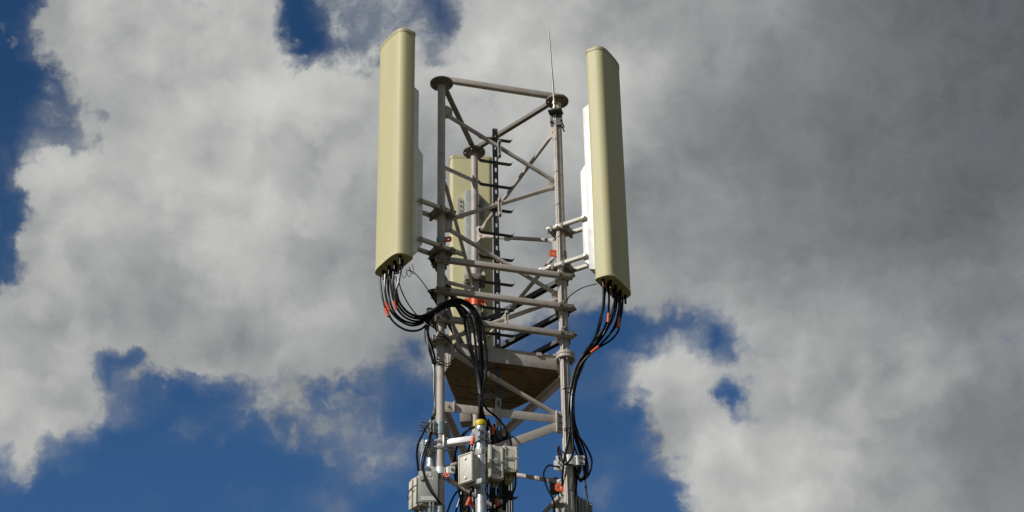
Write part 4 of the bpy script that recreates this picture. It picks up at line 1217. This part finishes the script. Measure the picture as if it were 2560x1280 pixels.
def ribbed(label, c, ang, w, h, dp, slant, lab):
    X = local(c, ang)
    r = root_box('junction_box', label, 'junction box', X.translation)
    w2, h2 = w / 2, h / 2
    bd = MB(X)
    pr = [(-w2, .0), (-w2, dp), (w2, dp), (w2, .0)]
    bd.abox(-w2, w2, .012, dp, -h2, h2)
    bd.build('body', 'box', r, bevel=.005)
    cv = MB(X)
    cv.abox(-w2 - .004, w2 + .004, .0, .012, -h2 - .005, h2 + .005)
    co = cv.build('cover', 'box', r, bevel=.003)
    rb = MB(X)
    for x in (-w2 + .012, w2 - .012):
        rb.abox(x - .009, x + .009, -.014, .0, -h2, h2)
    rb.build('rib', 'box', co, bevel=.003)
    pn = MB(X)
    pn.prism([(-w2 + .026, -.001, -h2 + .03), (w2 - .026, -.001, -h2 + .012 + slant), (w2 - .026, -.001, h2 - .012 - slant), (-w2 + .026, -.001, h2 - .03)], V((0, -.004, 0)) if False else X.to_3x3().inverted() @ (X.to_3x3() @ V((0, -.004, 0))))
    pn.build('panel', 'boxgrey' if slant else 'box', co)
    if lab:
        MB(X).abox(-.018, .014, -.008, -.0052, -.02, .03).build('label_plate', 'label', co)
    bl = MB(X)
    for x in (-w2 + .012, w2 - .012):
        for zz in (-h2 + .012, h2 - .012):
            bl.cyl((x, -.014, zz), (x, -.019, zz), .006, n=8)
    bl.build('bolt', 'galv', co)
    tw = MB(X)
    tw.abox(-w2 - .006, w2 + .006, -.018, -.014, -.004, .006)
    tw.build('strap', 'boxgrey', r)
    sd = MB(X)
    for i in range(7):
        zz = -h2 + .03 + i * (h - .06) / 6
        sd.abox(-w2 - .004, -w2, .025, dp - .01, zz - .006, zz + .006)
    sd.build('side_fin', 'box', r, bevel=.0015)
    gl = MB(X)
    for i, x in enumerate((-w2 * .5, 0, w2 * .5)):
        gl.cyl((x, dp * .5, -h2), (x, dp * .5, -h2 - .03), .010, n=12)
        gl.cyl((x, dp * .5, -h2 - .03), (x, dp * .5, -h2 - .055), .007, n=10)
    gl.build('gland', 'brass', r)
    return r


ribbed('beige ribbed box right of the pipe with a slanted dark panel', (0.0075,-0.52,9.7358), 291, .115, .265, .11, .03, True)
ribbed('small beige ribbed box with pale label, rightmost beside the pipe', (0.1146,-0.48,9.7831), 281, .108, .205, .10, 0, True)
u = MB()
u.prism([(0.0718,-0.43,9.6931), (0.149,-0.43,9.6921), (0.1364,-0.43,9.6487), (0.1123,-0.43,9.6189), (0.0709,-0.43,9.6228)], (0, .06, 0))
uo = u.build('bracket_foot', 'cap', bevel=.002)
tag(uo, 'ochre bracket foot sticking out below the rightmost ribbed box', 'bracket')

# left unit: grey faced radio box and the ribbed box beside it
X = local((-0.5018,-0.46,9.5682), 272)
b4 = root_box('radio_unit', 'grey faced radio box with pale label strip behind the left leg', 'radio unit', X.translation)
MB(X).abox(-.062, .075, .008, .12, -.125, .125).build('body', 'box', b4, bevel=.006)
co = MB(X).abox(-.066, .080, -.008, .008, -.130, .130).build('cover', 'boxgrey', b4, bevel=.006)
MB(X).abox(-.048, .070, -.0105, -.008, -.118, -.082).build('label_plate', 'label', co)
MB(X).abox(-.048, .030, -.0105, -.008, .082, .116).build('label_plate', 'label', co)
f = MB(X)
f.cyl((-.042, -.008, .06), (-.042, -.018, .06), .014, n=18)
f.cyl((-.0, -.0105, .098), (-.0, -.014, .098), .006, n=12)
f.build('knob', 'boxgrey', co)
f = MB(X)
for i in range(3):
    f.abox(.0 + i * .017, .012 + i * .017, -.0095, -.008, .055, .072)
f.build('marking', 'label', co)
f = MB(X)
for i, x in enumerate((-.035, .0, .04)):
    f.cyl((x, .05, -.125), (x, .05, -.165), .010, n=12)
    f.cyl((x, .05, -.165), (x, .05, -.21), .007, n=10)
f.build('gland', 'bolt', b4)
X = local((-0.6032,-0.42,9.541), 222)
b5 = root_box('junction_box', 'pale ribbed box in full sun at the far left low edge', 'junction box', X.translation)
MB(X).abox(-.055, .075, .012, .10, -.115, .135).build('body', 'box', b5, bevel=.006)
co = MB(X).abox(-.058, .050, -.0, .012, -.120, .112).build('cover', 'box', b5, bevel=.004)
f = MB(X)
for x in (-.01, .042):
    f.abox(x - .006, x + .006, -.016, 0, -.11, .11)
f.build('rib', 'box', co, bevel=.002)
f = MB(X)
for i in range(9):
    zz = -.095 + i * .024
    f.abox(.058, .072, .004, .012, zz - .006, zz + .006)
f.build('side_fin', 'box', b5, bevel=.0015)
MB(X).tube([(-.06, -.01, -.03), (-.03, -.022, .01), (.01, -.022, .03), (.05, -.014, .04)], .0045, n=6).build('cable_tie', 'grime', b5)
f = MB(X)
for x in (-.03, .02):
    f.cyl((x, .05, -.115), (x, .05, -.15), .010, n=12)
f.build('gland', 'bolt', b5)

# right leg: white clamp plates and the boxes at the bottom edge
z = 9.9237
wc = thing('pole_clamp', 'pair of white bolted clamp plates round the right leg under the cable coil', 'pole clamp', at('B', z))
fd_ = dirv(-78)
sd_ = dirv(12)
rs = []
for x, y in [(-.036, .004)] + [(-math.cos(rad(a)) * (LEG_R + .016), math.sin(rad(a)) * (LEG_R + .016) + .008) for a in range(30, 151, 12)] + [(.050, .050), (.110, .054)]:
    b0 = at('B', z) + sd_ * x + fd_ * y
    rs.append([b0 - UP * .040, b0 + fd_ * .006 - UP * .040, b0 + fd_ * .006 + UP * .040, b0 + UP * .040])
MB().rings(rs).build('front_plate', 'white', wc)
f = MB()
f.box(at('B', z - .01) - sd_ * .075 + fd_ * .02, sd_, fd_, UP, .028, .004, .048)
f.box(at('B', z - .01) - fd_ * (LEG_R + .01), sd_, fd_, UP, .105, .004, .040)
f.build('back_plate', 'white', wc, bevel=.001)
f = MB()
for dz in (-.022, .022):
    f.bolt(at('B', z + dz) + sd_ * .084 + fd_ * .058, fd_, .014, .010, .007, .006)
    f.cyl(at('B', z + dz) + sd_ * .082 - fd_ * .08, at('B', z + dz) + sd_ * .084 + fd_ * .056, .006, n=8)
    f.cyl(at('B', z + dz) - sd_ * .085 - fd_ * .08, at('B', z + dz) - sd_ * .085 + fd_ * .05, .006, n=8)
f.build('bolt', 'bolt', wc)

X = local((0.4872,-0.02,9.6352), 262)
b6 = root_box('radio_unit', 'rounded grey box half hidden behind the right leg at the bottom', 'radio unit', X.translation)
MB(X).abox(-.055, .075, 0, .10, -.26, .085).build('body', 'boxgrey', b6, bevel=.02)
f = MB(X)
f.abox(-.062, -.055, .02, .09, -.26, .06)
f.build('rib', 'box', b6, bevel=.002)
X = local((0.668,-0.02,9.6192), 318)
b7 = root_box('radio_unit', 'grey finned radio box right of the right leg at the bottom', 'radio unit', X.translation)
MB(X).abox(-.11, .10, .02, .12, -.34, .06).build('body', 'boxgrey', b7, bevel=.004)
for i in range(6):
    x = -.10 + i * .036
    MB(X).abox(x - .006, x + .006, -.012, .02, -.335, .058).build('fin', 'boxgrey', b7, bevel=.001)
dk = MB()
q = V((0.4427,-0.03,9.7975))
dk.box(q + V((.012, .02, 0)), dirv(-20), dirv(70), UP, .036, .03, .058)
dk.box(q + V((.012, .02, .062)), dirv(-20), dirv(70), UP, .026, .02, .006)
tag(dk.build('cable_gland', 'dark', bevel=.008), 'dark rounded block behind the low orange lug on the right leg', 'fitting')

# loose cables low between the legs
LOW = [
    (.0075, 'black', ((-0.2348,-0.2,9.6252),(-0.2646,-0.2,9.6762),(-0.3096,-0.2,9.6263),(-0.3543,-0.2,9.5096),(-0.3779,-0.2,9.3935))),
    (.0075, 'black', ((-0.2405,-0.2,9.7097),(-0.2647,-0.2,9.6088),(-0.3007,-0.2,9.4755),(-0.3245,-0.2,9.3266))),
    (.0085, 'black', ((-0.2568,-0.3,9.6903),(-0.2454,-0.28,9.6),(-0.2432,-0.26,9.4271),(-0.2407,-0.26,9.2294))),
    (.0085, 'black', ((-0.1735,-0.54,9.5376),(-0.1833,-0.49,9.4717),(-0.2014,-0.47,9.4231),(-0.2322,-0.39,9.4092),(-0.256,-0.38,9.3325))),
    (.0055, 'black', ((-0.0264,-0.49,9.6187),(-0.05,-0.56,9.5483),(-0.0709,-0.57,9.4871),(-0.0597,-0.57,9.4278),(-0.025,-0.53,9.422),(0.0132,-0.49,9.459),(0.0315,-0.48,9.5235),(0.0353,-0.47,9.5953))),
    (.0080, 'black', ((0.149,-0.44,9.6934),(0.1509,-0.44,9.6264),(0.1441,-0.43,9.5651),(0.1167,-0.41,9.5096),(0.069,-0.35,9.4821),(0.0035,-0.34,9.4418),(-0.0705,-0.33,9.4414))),
    (.0085, 'black', ((-0.0206,-0.47,9.6127),(-0.0217,-0.38,9.5607),(-0.0198,-0.36,9.4714),(-0.0272,-0.36,9.3067))),
    (.0085, 'black', ((0.0148,-0.47,9.6122),(0.0196,-0.36,9.554),(0.0096,-0.34,9.4649),(0.011,-0.34,9.3164))),
]
cable_bundle('cable_bundle', 'loose black cables hanging low between the left leg and the boxes', (-0.1741,-0.3,9.505), LOW, tags=(
    ((-0.1834,-0.49,9.4618), (-0.2074,-0.47,9.4034), .015), ((-0.1839,-0.46,9.4478), (-0.155,-0.44,9.392), .013), ((0.0043,-0.36,9.5143), (0.0155,-0.35,9.4563), .013)),
    ties=())
